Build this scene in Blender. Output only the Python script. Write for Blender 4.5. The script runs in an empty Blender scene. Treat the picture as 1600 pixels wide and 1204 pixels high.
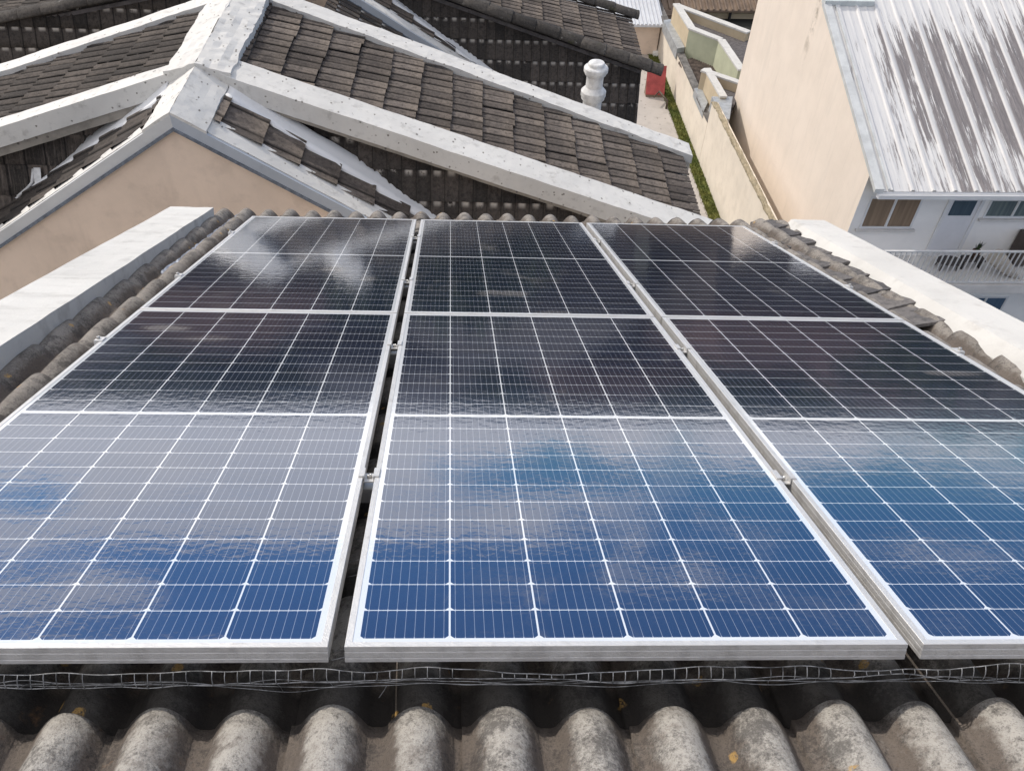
import bpy, bmesh, math, random
from mathutils import Vector, Matrix, noise
random.seed(7)
S = bpy.context.scene
COL = S.collection
R_ = math.radians

# ------------------------------------------------------------------ camera
CAM = Vector((0.2085, -0.7541, 1.4248))
CX = Vector((0.9993654594511261, -0.026954769216896317, 0.023283446319293567))    # image right in world
CY = Vector((-0.0026361225103031204, -0.7078691246608324, -0.7063386958181024))   # image down in world
CZ = Vector((0.035520829299866295, 0.7058291172574073, -0.7074910090718318))      # view direction
F_, PCX, PCY = 1320.15, 763.446, 602.0
cam = bpy.data.cameras.new('camera')
cam_ob = bpy.data.objects.new('camera', cam)
COL.objects.link(cam_ob)
m = Matrix.Identity(4)
for i in range(3):
    m[i][0] = CX[i]; m[i][1] = -CY[i]; m[i][2] = -CZ[i]; m[i][3] = CAM[i]
cam_ob.matrix_world = m
cam.sensor_width = 36
cam.lens = F_ / 1600 * 36
cam.shift_x = (800 - PCX) / 1600
cam.clip_start = 0.02
cam.clip_end = 3000
S.camera = cam_ob

# ------------------------------------------------------------------ sun, sky, exposure
SUN_DIR = Vector((-0.57, 0.555, 0.645)).normalized()
sun = bpy.data.lights.new('sun', 'SUN')
sun.energy = 2.8
sun.angle = R_(0.53)
sun.color = (1.0, 0.93, 0.84)
sun_ob = bpy.data.objects.new('sun', sun)
COL.objects.link(sun_ob)
sun_ob.rotation_euler = SUN_DIR.to_track_quat('Z', 'Y').to_euler()
sun_ob.location = (0, 0, 30)

W = bpy.data.worlds.new('World')
S.world = W
W.use_nodes = True
nt = W.node_tree
nt.nodes.clear()
def N(nt, t, **k):
    n = nt.nodes.new(t)
    for a, b in k.items():
        if a.startswith('i_'):
            n.inputs[a[2:].replace('_', ' ')].default_value = b
        else:
            setattr(n, a, b)
    return n
out = N(nt, 'ShaderNodeOutputWorld')
bg = N(nt, 'ShaderNodeBackground')
SKY_STRENGTH = 0.15
bg.inputs['Strength'].default_value = SKY_STRENGTH
sky = N(nt, 'ShaderNodeTexSky', sky_type='NISHITA', sun_disc=False)
sky.sun_elevation = math.asin(SUN_DIR.z)
sky.sun_rotation = math.atan2(SUN_DIR.x, SUN_DIR.y)
sky.altitude = 1500
sky.air_density = 1.0
sky.dust_density = 0.15
sky.ozone_density = 2.0
tc = N(nt, 'ShaderNodeTexCoord')
sep = N(nt, 'ShaderNodeSeparateXYZ')
nt.links.new(tc.outputs['Generated'], sep.inputs[0])
def wmath(op, a, b=None, c=None, clamp=False):
    n = N(nt, 'ShaderNodeMath', operation=op); n.use_clamp = clamp
    for i, v in enumerate((a, b, c)):
        if v is None: continue
        if isinstance(v, (int, float)): n.inputs[i].default_value = v
        else: nt.links.new(v, n.inputs[i])
    return n.outputs[0]
zz = wmath('MAXIMUM', sep.outputs['Z'], 0.0)
mp = N(nt, 'ShaderNodeMapping')
mp.inputs['Scale'].default_value = (3.4, 3.4, 17.0)
mp.inputs['Location'].default_value = (4.1, 1.3, 2.2)
nt.links.new(tc.outputs['Generated'], mp.inputs['Vector'])
cn = N(nt, 'ShaderNodeTexNoise', noise_dimensions='3D')
cn.inputs['Scale'].default_value = 1.0
cn.inputs['Detail'].default_value = 9
cn.inputs['Roughness'].default_value = 0.6
cn.inputs['Distortion'].default_value = 0.5
nt.links.new(mp.outputs[0], cn.inputs['Vector'])
# cloud cover: a bank near the horizon, thinning out upward
bank = wmath('MULTIPLY', wmath('SUBTRACT', wmath('SUBTRACT', 0.088, wmath('MULTIPLY', sep.outputs['X'], 0.14)), zz), 2.3)
leftish = N(nt, 'ShaderNodeMapRange', clamp=True)
leftish.inputs['From Min'].default_value = -0.12; leftish.inputs['From Max'].default_value = -0.40
leftish.inputs['To Min'].default_value = -0.13; leftish.inputs['To Max'].default_value = 0.0
nt.links.new(sep.outputs['X'], leftish.inputs['Value'])
bank = wmath('MAXIMUM', bank, leftish.outputs[0])
bump_ = wmath('DIVIDE', wmath('SUBTRACT', zz, 0.125), 0.020)
bump_ = wmath('MULTIPLY', wmath('POWER', 2.718, wmath('MULTIPLY', wmath('MULTIPLY', bump_, bump_), -1.0)), 0.15)
bank = wmath('ADD', bank, bump_)
# unseen broken cloud added overhead and behind to lift and neutralise ambient light
upc = N(nt, 'ShaderNodeMapRange', clamp=True)
upc.inputs['From Min'].default_value = 0.38; upc.inputs['From Max'].default_value = 0.62
upc.inputs['To Min'].default_value = 0.0; upc.inputs['To Max'].default_value = 0.16
nt.links.new(sep.outputs['Z'], upc.inputs['Value'])
bck = N(nt, 'ShaderNodeMapRange', clamp=True)
bck.inputs['From Min'].default_value = 0.1; bck.inputs['From Max'].default_value = -0.5
bck.inputs['To Min'].default_value = 0.0; bck.inputs['To Max'].default_value = 0.09
nt.links.new(sep.outputs['Y'], bck.inputs['Value'])
bank = wmath('ADD', bank, wmath('MAXIMUM', upc.outputs[0], bck.outputs[0]))
cov = wmath('ADD', cn.outputs['Fac'], bank)
cmr = N(nt, 'ShaderNodeMapRange', clamp=True)
cmr.inputs['From Min'].default_value = 0.475
cmr.inputs['From Max'].default_value = 0.565
nt.links.new(cov, cmr.inputs['Value'])
cn2 = N(nt, 'ShaderNodeTexNoise')
cn2.inputs['Scale'].default_value = 3.0
cn2.inputs['Detail'].default_value = 6
nt.links.new(mp.outputs[0], cn2.inputs['Vector'])
ccol = N(nt, 'ShaderNodeMix', data_type='RGBA')
ccol.inputs['A'].default_value = (6.6, 6.9, 7.7, 1)
ccol.inputs['B'].default_value = (10.2, 9.6, 9.1, 1)
nt.links.new(cn2.outputs['Fac'], ccol.inputs['Factor'])
tint = N(nt, 'ShaderNodeMix', data_type='RGBA', blend_type='MULTIPLY')
tint.inputs['Factor'].default_value = 1
tlo = N(nt, 'ShaderNodeMapRange', clamp=True)
tlo.inputs['From Min'].default_value = 0.10; tlo.inputs['From Max'].default_value = 0.45
nt.links.new(sep.outputs['Z'], tlo.inputs['Value'])
tcol = N(nt, 'ShaderNodeMix', data_type='RGBA')
tcol.inputs['A'].default_value = (0.23, 0.46, 0.70, 1); tcol.inputs['B'].default_value = (0.86, 0.96, 1.03, 1)
nt.links.new(tlo.outputs[0], tcol.inputs['Factor'])
nt.links.new(tcol.outputs['Result'], tint.inputs['B'])
nt.links.new(sky.outputs[0], tint.inputs['A'])
mixc = N(nt, 'ShaderNodeMix', data_type='RGBA')
nt.links.new(cmr.outputs['Result'], mixc.inputs['Factor'])
nt.links.new(tint.outputs['Result'], mixc.inputs['A'])
nt.links.new(ccol.outputs['Result'], mixc.inputs['B'])
nt.links.new(mixc.outputs['Result'], bg.inputs['Color'])
nt.links.new(bg.outputs[0], out.inputs['Surface'])
S.view_settings.view_transform = 'Standard'
S.view_settings.look = 'None'
S.view_settings.exposure = 0.12
S.view_settings.gamma = 1
S.view_settings.use_curve_mapping = False

# ------------------------------------------------------------------ frames and helpers
PX = Vector((0.9998, 0.0, -0.0188)).normalized()      # across our roof
PY = Vector((-0.0075, 0.9161, -0.4009)).normalized()  # down our roof slope, away from the camera
PN = PX.cross(PY).normalized()
def rp(a, b, h=0.0):            # our roof: across, down the slope, above the panel plane
    return PX * a + PY * b + PN * h
NA = Vector((-2.361, 6.346, -2.271))                  # apex of the neighbour's gable
_t = R_(2)
NU = Vector((math.cos(_t), -math.sin(_t), 0)); NV = Vector((math.sin(_t), math.cos(_t), 0))
UP = Vector((0, 0, 1))
def nb(u, v, z): return NA + NU * u + NV * v + UP * z
def ray(x, y): return CX * ((x - PCX) / F_) + CY * ((y - PCY) / F_) + CZ
def at(x, y, axis, val):        # a measured point of the photograph on an axis-aligned real plane
    r = ray(x, y); return CAM + r * ((val - CAM[axis]) / r[axis])
GZ = -13.4                      # ground level

def group_of(o, **k):
    for a, b in k.items():
        if b: o[a] = b
def thing(name, label, cat, loc=(0, 0, 0), group=None):
    o = bpy.data.objects.new(name, None)
    COL.objects.link(o)
    o.location = loc
    o.empty_display_size = 0.1
    group_of(o, label=label, category=cat, group=group)
    return o
def link(name, me, parent=None, label=None):
    o = bpy.data.objects.new(name, me)
    COL.objects.link(o)
    if parent is not None:
        o.parent = parent
        if parent.type == 'EMPTY':
            o.matrix_parent_inverse = Matrix.Translation(-Vector(parent.location))
    if label: o['label'] = label
    return o
class B:                        # collects shapes in world space, makes ONE mesh object
    def __init__(s): s.bm = bmesh.new(); s.uv = s.bm.loops.layers.uv.new('UVMap')
    def face(s, pts, smooth=False, mi=0, uvs=None):
        vs = [s.bm.verts.new(p) for p in pts]
        f = s.bm.faces.new(vs); f.smooth = smooth; f.material_index = mi
        if uvs:
            for l, u in zip(f.loops, uvs): l[s.uv].uv = u
        return f
    def hexa(s, p, mi=0):       # 8 points: bottom 4 ccw then top 4
        v = [s.bm.verts.new(q) for q in p]
        for idx in ((3, 2, 1, 0), (4, 5, 6, 7), (0, 1, 5, 4), (1, 2, 6, 5), (2, 3, 7, 6), (3, 0, 4, 7)):
            f = s.bm.faces.new([v[i] for i in idx]); f.material_index = mi
    def box(s, o, ex, ey, ez, mi=0):   # corner and three edge vectors
        o = Vector(o); ex = Vector(ex); ey = Vector(ey); ez = Vector(ez)
        b = [o, o + ex, o + ex + ey, o + ey]
        s.hexa(b + [q + ez for q in b], mi)
    def abox(s, x0, x1, y0, y1, z0, z1, mi=0):
        s.box((x0, y0, z0), (x1 - x0, 0, 0), (0, y1 - y0, 0), (0, 0, z1 - z0), mi)
    def sweep(s, rings, smooth=True, closed=True, cap=True, mi=0):
        vr = [[s.bm.verts.new(p) for p in r] for r in rings]
        n = len(vr[0])
        for i in range(len(vr) - 1):
            for j in range(n if closed else n - 1):
                k = (j + 1) % n
                f = s.bm.faces.new((vr[i][j], vr[i][k], vr[i + 1][k], vr[i + 1][j]))
                f.smooth = smooth; f.material_index = mi
        if cap and closed:
            f = s.bm.faces.new(vr[0][::-1]); f.material_index = mi
            f = s.bm.faces.new(vr[-1]); f.material_index = mi
    def tube(s, pts, r, n=6, mi=0):
        pts = [Vector(p) for p in pts]; rings = []
        for i, p in enumerate(pts):
            t = (pts[min(i + 1, len(pts) - 1)] - pts[max(i - 1, 0)]).normalized()
            a = t.orthogonal().normalized() if abs(t.z) > 0.9 else t.cross(UP).normalized()
            b = t.cross(a).normalized()
            rr = r[i] if isinstance(r, (list, tuple)) else r
            rings.append([p + a * math.cos(q) * rr + b * math.sin(q) * rr for q in [2 * math.pi * k / n for k in range(n)]])
        s.sweep(rings, mi=mi)
    def lathe(s, base, prof, n=24, mi=0):
        base = Vector(base)
        rings = [[base + Vector((math.cos(2 * math.pi * k / n) * r, math.sin(2 * math.pi * k / n) * r, z)) for k in range(n)] for r, z in prof]
        s.sweep(rings, mi=mi)
    def strip(s, A, Bv, Wv, D, n=24, jit=0.0, smooth=False, prof=None, mi=0):
        """bar from A to Bv; Wv = across vector of its top, D = depth vector; rough edges"""
        A = Vector(A); Bv = Vector(Bv); Wv = Vector(Wv); D = Vector(D); rings = []
        w = Wv.normalized(); d = D.normalized()
        m_ = 5
        for i in range(n + 1):
            t = i / n; c = A.lerp(Bv, t)
            j = lambda k: (noise.noise(c * 3.1 + Vector((k * 7.3, 0, 0))) + 0.6 * noise.noise(c * 11 + Vector((0, k * 5.1, 3)))) * jit
            top = []
            for q in range(m_ + 1):
                e = q / m_
                top.append(c + Wv * e + w * (j(1) if q == 0 else j(2) if q == m_ else 0) - d * j(3 + q) * 0.8)
            rings.append([c + D + w * j(1), ] + top + [c + Wv + D + w * j(2)])
        s.sweep(rings, smooth=smooth, mi=mi)
    def bevel(s, w, seg=2, ang=30):
        es = [e for e in s.bm.edges if len(e.link_faces) == 2 and e.calc_face_angle(0) > R_(ang)]
        if es: bmesh.ops.bevel(s.bm, geom=es, offset=w, segments=seg, affect='EDGES', profile=0.5)
    def done(s, name, mats, parent=None, label=None, cat=None, group=None, kind=None, recalc=True):
        if recalc: bmesh.ops.recalc_face_normals(s.bm, faces=s.bm.faces)
        me = bpy.data.meshes.new(name)
        s.bm.to_mesh(me); s.bm.free()
        for q in (mats if isinstance(mats, (list, tuple)) else [mats]): me.materials.append(q)
        o = link(name, me, parent, label)
        group_of(o, category=cat, group=group, kind=kind)
        return o

# ------------------------------------------------------------------ materials
def lin(h):
    r = []
    for i in (0, 2, 4):
        c = int(h[i:i + 2], 16) / 255
        r.append(c / 12.92 if c <= 0.04045 else ((c + 0.055) / 1.055) ** 2.4)
    return (*r, 1)
class M:
    def __init__(s, name):
        s.m = bpy.data.materials.new(name); s.m.use_nodes = True
        s.nt = s.m.node_tree; s.nt.nodes.clear()
        s.o = N(s.nt, 'ShaderNodeOutputMaterial')
        s.p = N(s.nt, 'ShaderNodeBsdfPrincipled')
        s.L(s.p.outputs[0], s.o.inputs['Surface'])
        s.tc = N(s.nt, 'ShaderNodeTexCoord')
    def L(s, a, b): s.nt.links.new(a, b)
    def set(s, **k):
        for a, b in k.items():
            i = s.p.inputs[a.replace('_', ' ')]
            if hasattr(b, 'is_linked') or isinstance(b, bpy.types.NodeSocket): s.L(b, i)
            else: i.default_value = b
        return s
    def math(s, op, a, b=None, c=None, clamp=False):
        n = N(s.nt, 'ShaderNodeMath', operation=op); n.use_clamp = clamp
        for i, v in enumerate((a, b, c)):
            if v is None: continue
            if isinstance(v, (int, float)): n.inputs[i].default_value = v
            else: s.L(v, n.inputs[i])
        return n.outputs[0]
    def map(s, vec=None, scale=(1, 1, 1), rot=(0, 0, 0), loc=(0, 0, 0)):
        n = N(s.nt, 'ShaderNodeMapping')
        n.inputs['Scale'].default_value = scale; n.inputs['Rotation'].default_value = rot; n.inputs['Location'].default_value = loc
        s.L(vec or s.tc.outputs['Object'], n.inputs['Vector'])
        return n.outputs[0]
    def noise(s, scale, detail=6, rough=0.6, vec=None, dist=0.0):
        n = N(s.nt, 'ShaderNodeTexNoise')
        n.inputs['Scale'].default_value = scale; n.inputs['Detail'].default_value = detail
        n.inputs['Roughness'].default_value = rough; n.inputs['Distortion'].default_value = dist
        s.L(vec or s.tc.outputs['Object'], n.inputs['Vector'])
        return n.outputs['Fac']
    def ramp(s, v, a, b, lo=0.0, hi=1.0):
        n = N(s.nt, 'ShaderNodeMapRange', clamp=True, interpolation_type='SMOOTHSTEP')
        n.inputs['From Min'].default_value = a; n.inputs['From Max'].default_value = b
        n.inputs['To Min'].default_value = lo; n.inputs['To Max'].default_value = hi
        s.L(v, n.inputs['Value']); return n.outputs['Result']
    def mix(s, f, a, b):
        n = N(s.nt, 'ShaderNodeMix', data_type='RGBA')
        for k, v in (('Factor', f), ('A', a), ('B', b)):
            if isinstance(v, bpy.types.NodeSocket): s.L(v, n.inputs[k])
            elif k == 'Factor': n.inputs[k].default_value = v
            else: n.inputs[k].default_value = v
        return n.outputs['Result']
    def bump(s, h, strength=0.3, dist=0.01):
        n = N(s.nt, 'ShaderNodeBump')
        n.inputs['Strength'].default_value = strength; n.inputs['Distance'].default_value = dist
        s.L(h, n.inputs['Height']); s.L(n.outputs[0], s.p.inputs['Normal']); return n
    def xyz(s, vec=None):
        n = N(s.nt, 'ShaderNodeSeparateXYZ'); s.L(vec or s.tc.outputs['Object'], n.inputs[0]); return n.outputs
def plain(name, c, rough=0.7, var=0.12, scale=6, metal=0.0, bump=0.0, spec=0.4):
    q = M(name)
    n = q.noise(scale, 7, 0.65)
    c2 = tuple(max(0, x * (1 - var * 2)) for x in c[:3]) + (1,)
    c1 = tuple(min(1, x * (1 + var)) for x in c[:3]) + (1,)
    q.set(Base_Color=q.mix(q.ramp(n, 0.3, 0.7), c2, c1), Roughness=rough, Metallic=metal)
    q.p.inputs['Specular IOR Level'].default_value = spec
    if bump: q.bump(q.noise(scale * 14, 4, 0.7), bump, 0.01)
    return q.m

def painted(name, c, dirt, cov=0.55, fine=28, rough=0.75, specks=True, streak=None, metal=0.0):
    """painted or cement surface with grime, specks and soft stains"""
    q = M(name)
    big = q.noise(1.3, 8, 0.65)
    med = q.noise(fine * 0.35, 6, 0.6)
    col = q.mix(q.ramp(big, 0.35, 0.75), c, tuple(x * 0.86 for x in c[:3]) + (1,))
    col = q.mix(q.math('MULTIPLY', q.ramp(med, cov, cov + 0.17), 0.30), col, dirt)
    col = q.mix(q.math('MULTIPLY', q.ramp(q.noise(2.4, 9, 0.8), 0.52, 0.66), 0.28), col, tuple(x * 0.5 + y * 0.5 for x, y in zip(c[:3], dirt[:3])) + (1,))
    if streak:
        sv = q.map(scale=streak)
        col = q.mix(q.math('MULTIPLY', q.ramp(q.noise(1.0, 6, 0.7, sv), 0.5, 0.75), 0.35), col, dirt)
    if specks:
        v = N(q.nt, 'ShaderNodeTexVoronoi', feature='F1')
        v.inputs['Scale'].default_value = fine * 0.52
        v.inputs['Randomness'].default_value = 1.0
        q.L(q.map(scale=(1.0, 0.6, 1.0), rot=(0, 0, 0.5)), v.inputs['Vector'])
        sp = q.ramp(q.math('ADD', v.outputs['Distance'], q.math('MULTIPLY', q.noise(fine * 3, 3, 0.6), 0.22)), 0.22, 0.27, 1, 0)
        gate = q.ramp(q.noise(4, 3, 0.6), 0.34, 0.46)
        col = q.mix(q.math('MULTIPLY', q.math('MULTIPLY', sp, gate), 0.85), col, dirt)
    q.set(Base_Color=col, Roughness=rough, Metallic=metal)
    q.bump(q.math('ADD', med, q.math('MULTIPLY', q.noise(fine * 4, 4, 0.7), 0.4)), 0.35, 0.012)
    return q.m

def tile_mat(name, c1, c2, lime=None, lime_cov=0.62, top_lime=0.0, moss=None, streaks=0.0):
    """weathered cement roof tiles: each tile its own tone, lime bloom, dirt"""
    q = M(name)
    uv = q.xyz(q.tc.outputs['UV'])
    fu = q.math('FLOOR', uv[0]); fv = q.math('FLOOR', uv[1])
    cb = N(q.nt, 'ShaderNodeCombineXYZ'); q.L(fu, cb.inputs[0]); q.L(fv, cb.inputs[1])
    wn = N(q.nt, 'ShaderNodeTexWhiteNoise', noise_dimensions='2D'); q.L(cb.outputs[0], wn.inputs['Vector'])
    n1 = q.noise(2.2, 8, 0.7); n2 = q.noise(23, 7, 0.75)
    f = q.math('ADD', q.math('MULTIPLY', wn.outputs['Value'], 0.45), q.math('MULTIPLY', n1, 0.75))
    col = q.mix(q.ramp(f, 0.25, 1.0), c1, c2)
    col = q.mix(q.math('MULTIPLY', q.ramp(n2, 0.42, 0.66), 0.6), col, tuple(x * 0.35 for x in c1[:3]) + (1,))
    n4 = q.noise(60, 5, 0.8)
    col = q.mix(q.math('MULTIPLY', q.ramp(n4, 0.56, 0.70), 0.45), col, tuple(min(1, x * 1.9) for x in c2[:3]) + (1,))
    col = q.mix(q.math('MULTIPLY', q.ramp(q.noise(0.8, 6, 0.75), 0.54, 0.70), 0.55), col, tuple(x * 0.55 for x in c1[:3]) + (1,))
    if streaks:
        sv = q.map(q.tc.outputs['UV'], scale=(5, 0.45, 1))
        col = q.mix(q.math('MULTIPLY', q.ramp(q.noise(1.6, 6, 0.7, sv), 0.45, 0.72), streaks), col, tuple(min(1, x * 2.6) for x in c2[:3]) + (1,))
    if lime:
        fr = q.math('FRACT', uv[1]); fx = q.math('FRACT', uv[0])
        topm = q.ramp(fr, 0.0, 0.24, 1, 0)
        cx_ = q.ramp(q.math('ABSOLUTE', q.math('SUBTRACT', fx, 0.5)), 0.12, 0.36, 1, 0)
        jag = q.ramp(q.math('ADD', q.noise(17, 5, 0.7), q.math('MULTIPLY', wn.outputs['Value'], 0.35)), 0.50, 0.66)
        t = q.math('MULTIPLY', q.math('MULTIPLY', q.math('MULTIPLY', topm, cx_), jag), top_lime)
        gen = q.math('MULTIPLY', q.ramp(q.noise(7, 8, 0.75), lime_cov, lime_cov + 0.12), 0.5)
        col = q.mix(q.math('MAXIMUM', t, gen), col, lime)
    jn = q.ramp(q.math('ABSOLUTE', q.math('SUBTRACT', q.math('FRACT', uv[0]), 0.02)), 0.0, 0.07, 0.75, 0)
    col = q.mix(jn, col, (0.012, 0.011, 0.010, 1))
    if moss:
        col = q.mix(q.math('MULTIPLY', q.ramp(q.noise(3.1, 6, 0.7), 0.58, 0.7), 0.5), col, moss)
    q.set(Base_Color=col, Roughness=0.9)
    q.p.inputs['Specular IOR Level'].default_value = 0.25
    q.bump(q.math('ADD', n2, q.math('MULTIPLY', q.noise(90, 5, 0.7), 0.5)), 0.5, 0.012)
    return q.m

MT = {}
MT['white_cap'] = painted('white_cap', (0.62, 0.60, 0.56, 1), (0.13, 0.115, 0.095, 1), 0.54, 26)
MT['white_face'] = painted('white_face', (0.66, 0.66, 0.64, 1), (0.30, 0.30, 0.27, 1), 0.6, 14, specks=False, streak=(6, 6, 0.8))
MT['parapet'] = painted('parapet_paint', (0.60, 0.585, 0.55, 1), (0.20, 0.185, 0.16, 1), 0.54, 20, specks=False, streak=(1.5, 9, 4))
MT['membrane'] = painted('white_membrane', (0.74, 0.74, 0.74, 1), (0.4, 0.39, 0.36, 1), 0.6, 12, specks=False)
MT['dirty_mortar'] = painted('dirty_mortar', (0.30, 0.27, 0.23, 1), (0.09, 0.08, 0.07, 1), 0.45, 20)
MT['gable_wall'] = painted('gable_stucco', (0.74, 0.595, 0.475, 1), (0.44, 0.35, 0.28, 1), 0.52, 10, rough=0.9, specks=False, streak=(2.2, 2.2, 0.35))
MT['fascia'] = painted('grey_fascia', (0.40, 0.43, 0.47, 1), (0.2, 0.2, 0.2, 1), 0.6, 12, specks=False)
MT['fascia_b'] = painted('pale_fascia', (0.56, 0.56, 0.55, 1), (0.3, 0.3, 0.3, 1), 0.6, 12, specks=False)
MT['drip'] = plain('drip_edge', (0.16, 0.18, 0.21, 1), 0.8, 0.2, 20)
MT['stucco'] = painted('cream_stucco', (0.76, 0.655, 0.54, 1), (0.60, 0.53, 0.44, 1), 0.5, 6, specks=False, streak=(1.2, 1.2, 0.25))
MT['stucco_dirty'] = painted('cream_stucco_weathered', (0.74, 0.66, 0.55, 1), (0.53, 0.46, 0.37, 1), 0.5, 7, specks=False, streak=(1.5, 1.5, 0.3))
MT['moss_top'] = painted('mossy_cement', (0.36, 0.30, 0.20, 1), (0.07, 0.07, 0.04, 1), 0.42, 16)
MT['white_wall'] = plain('white_wall_paint', (0.86, 0.84, 0.81, 1), 0.85, 0.03, 1.0)
MT['green_wall'] = plain('pale_green_wall', (0.47, 0.48, 0.34, 1), 0.9, 0.06, 1.5)
MT['yellow_wall'] = plain('yellow_wall', (0.55, 0.45, 0.31, 1), 0.9, 0.06, 1.5)
MT['grey_metal'] = plain('galvanised_sheet', (0.42, 0.44, 0.45, 1), 0.45, 0.12, 5, metal=0.3)
MT['dark_felt'] = plain('dark_roof_felt', (0.115, 0.105, 0.105, 1), 0.95, 0.2, 9, bump=0.3)
MT['red_sheet'] = plain('red_sheet', (0.40, 0.075, 0.07, 1), 0.6, 0.15, 3)
MT['white_plastic'] = plain('white_plastic', (0.66, 0.65, 0.63, 1), 0.6, 0.14, 9)
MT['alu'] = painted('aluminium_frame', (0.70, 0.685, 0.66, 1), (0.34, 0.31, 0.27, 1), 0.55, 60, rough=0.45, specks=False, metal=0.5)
MT['alu_side_shade'] = painted('aluminium_frame_side_shade', (0.60, 0.585, 0.565, 1), (0.22, 0.205, 0.19, 1), 0.48, 45, rough=0.5, specks=False, metal=0.45, streak=(2.5, 30, 60))  # frame sides: their shade put into a darker base, plus streaky dirt
MT['alu_dark'] = plain('rail_aluminium', (0.42, 0.42, 0.42, 1), 0.4, 0.1, 8, metal=0.7)
MT['steel'] = plain('bolt_steel', (0.5, 0.49, 0.47, 1), 0.35, 0.1, 40, metal=0.9)
MT['wire'] = plain('galvanised_wire', (0.27, 0.27, 0.27, 1), 0.45, 0.4, 30, metal=0.2)
MT['window_frame'] = plain('window_frame_white', (0.72, 0.72, 0.72, 1), 0.5, 0.03, 3)
MT['rail_paint'] = plain('railing_paint', (0.60, 0.60, 0.60, 1), 0.5, 0.05, 3)
MT['slab'] = plain('balcony_slab', (0.62, 0.60, 0.58, 1), 0.85, 0.06, 2)
MT['dark_cloth'] = plain('dark_fabric', (0.06, 0.055, 0.055, 1), 0.9, 0.15, 8)
MT['leaf'] = plain('leaf_green', (0.045, 0.075, 0.03, 1), 0.7, 0.5, 3)
MT['foliage'] = plain('foliage_dark', (0.035, 0.055, 0.022, 1), 0.8, 0.5, 0.6)
MT['foliage_b'] = plain('foliage_olive', (0.065, 0.072, 0.03, 1), 0.8, 0.5, 0.6)
MT['bark'] = plain('bark', (0.10, 0.075, 0.055, 1), 0.9, 0.3, 5)
MT['terracotta'] = plain('terracotta_pot', (0.12, 0.07, 0.05, 1), 0.8, 0.1, 8)
MT['concrete'] = painted('concrete_path', (0.44, 0.40, 0.36, 1), (0.22, 0.2, 0.17, 1), 0.52, 9)
MT['brown_sheet'] = plain('brown_sheet_roof', (0.20, 0.145, 0.105, 1), 0.8, 0.15, 2)
MT['foil'] = plain('aluminium_foil_tape', (0.62, 0.64, 0.68, 1), 0.35, 0.15, 20, metal=0.6, bump=0.6)
MT['roof_far'] = plain('far_clay_roof', (0.08, 0.04, 0.032, 1), 0.9, 0.25, 1.4)
MT['tiles_slope'] = tile_mat('tiles_side_slope', (0.062, 0.052, 0.046, 1), (0.19, 0.16, 0.138, 1), (0.40, 0.36, 0.31, 1), 0.68, 0.0)
MT['tiles_left'] = tile_mat('tiles_left_slope', (0.042, 0.036, 0.032, 1), (0.115, 0.096, 0.082, 1), (0.34, 0.28, 0.22, 1), 0.70, 0.0)
MT['tiles_front'] = tile_mat('tiles_front_slope', (0.032, 0.029, 0.027, 1), (0.095, 0.080, 0.070, 1), (0.50, 0.46, 0.41, 1), 0.70, 1.0)
MT['tiles_front_b'] = tile_mat('tiles_front_slope_b', (0.034, 0.030, 0.027, 1), (0.12, 0.098, 0.082, 1), (0.32, 0.26, 0.21, 1), 0.66, 0.4, streaks=0.4)
MT['ridge_tile'] = tile_mat('ridge_tiles', (0.035, 0.031, 0.028, 1), (0.10, 0.088, 0.076, 1), (0.55, 0.52, 0.47, 1), 0.6, 0.0, moss=(0.05, 0.05, 0.02, 1))

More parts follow.
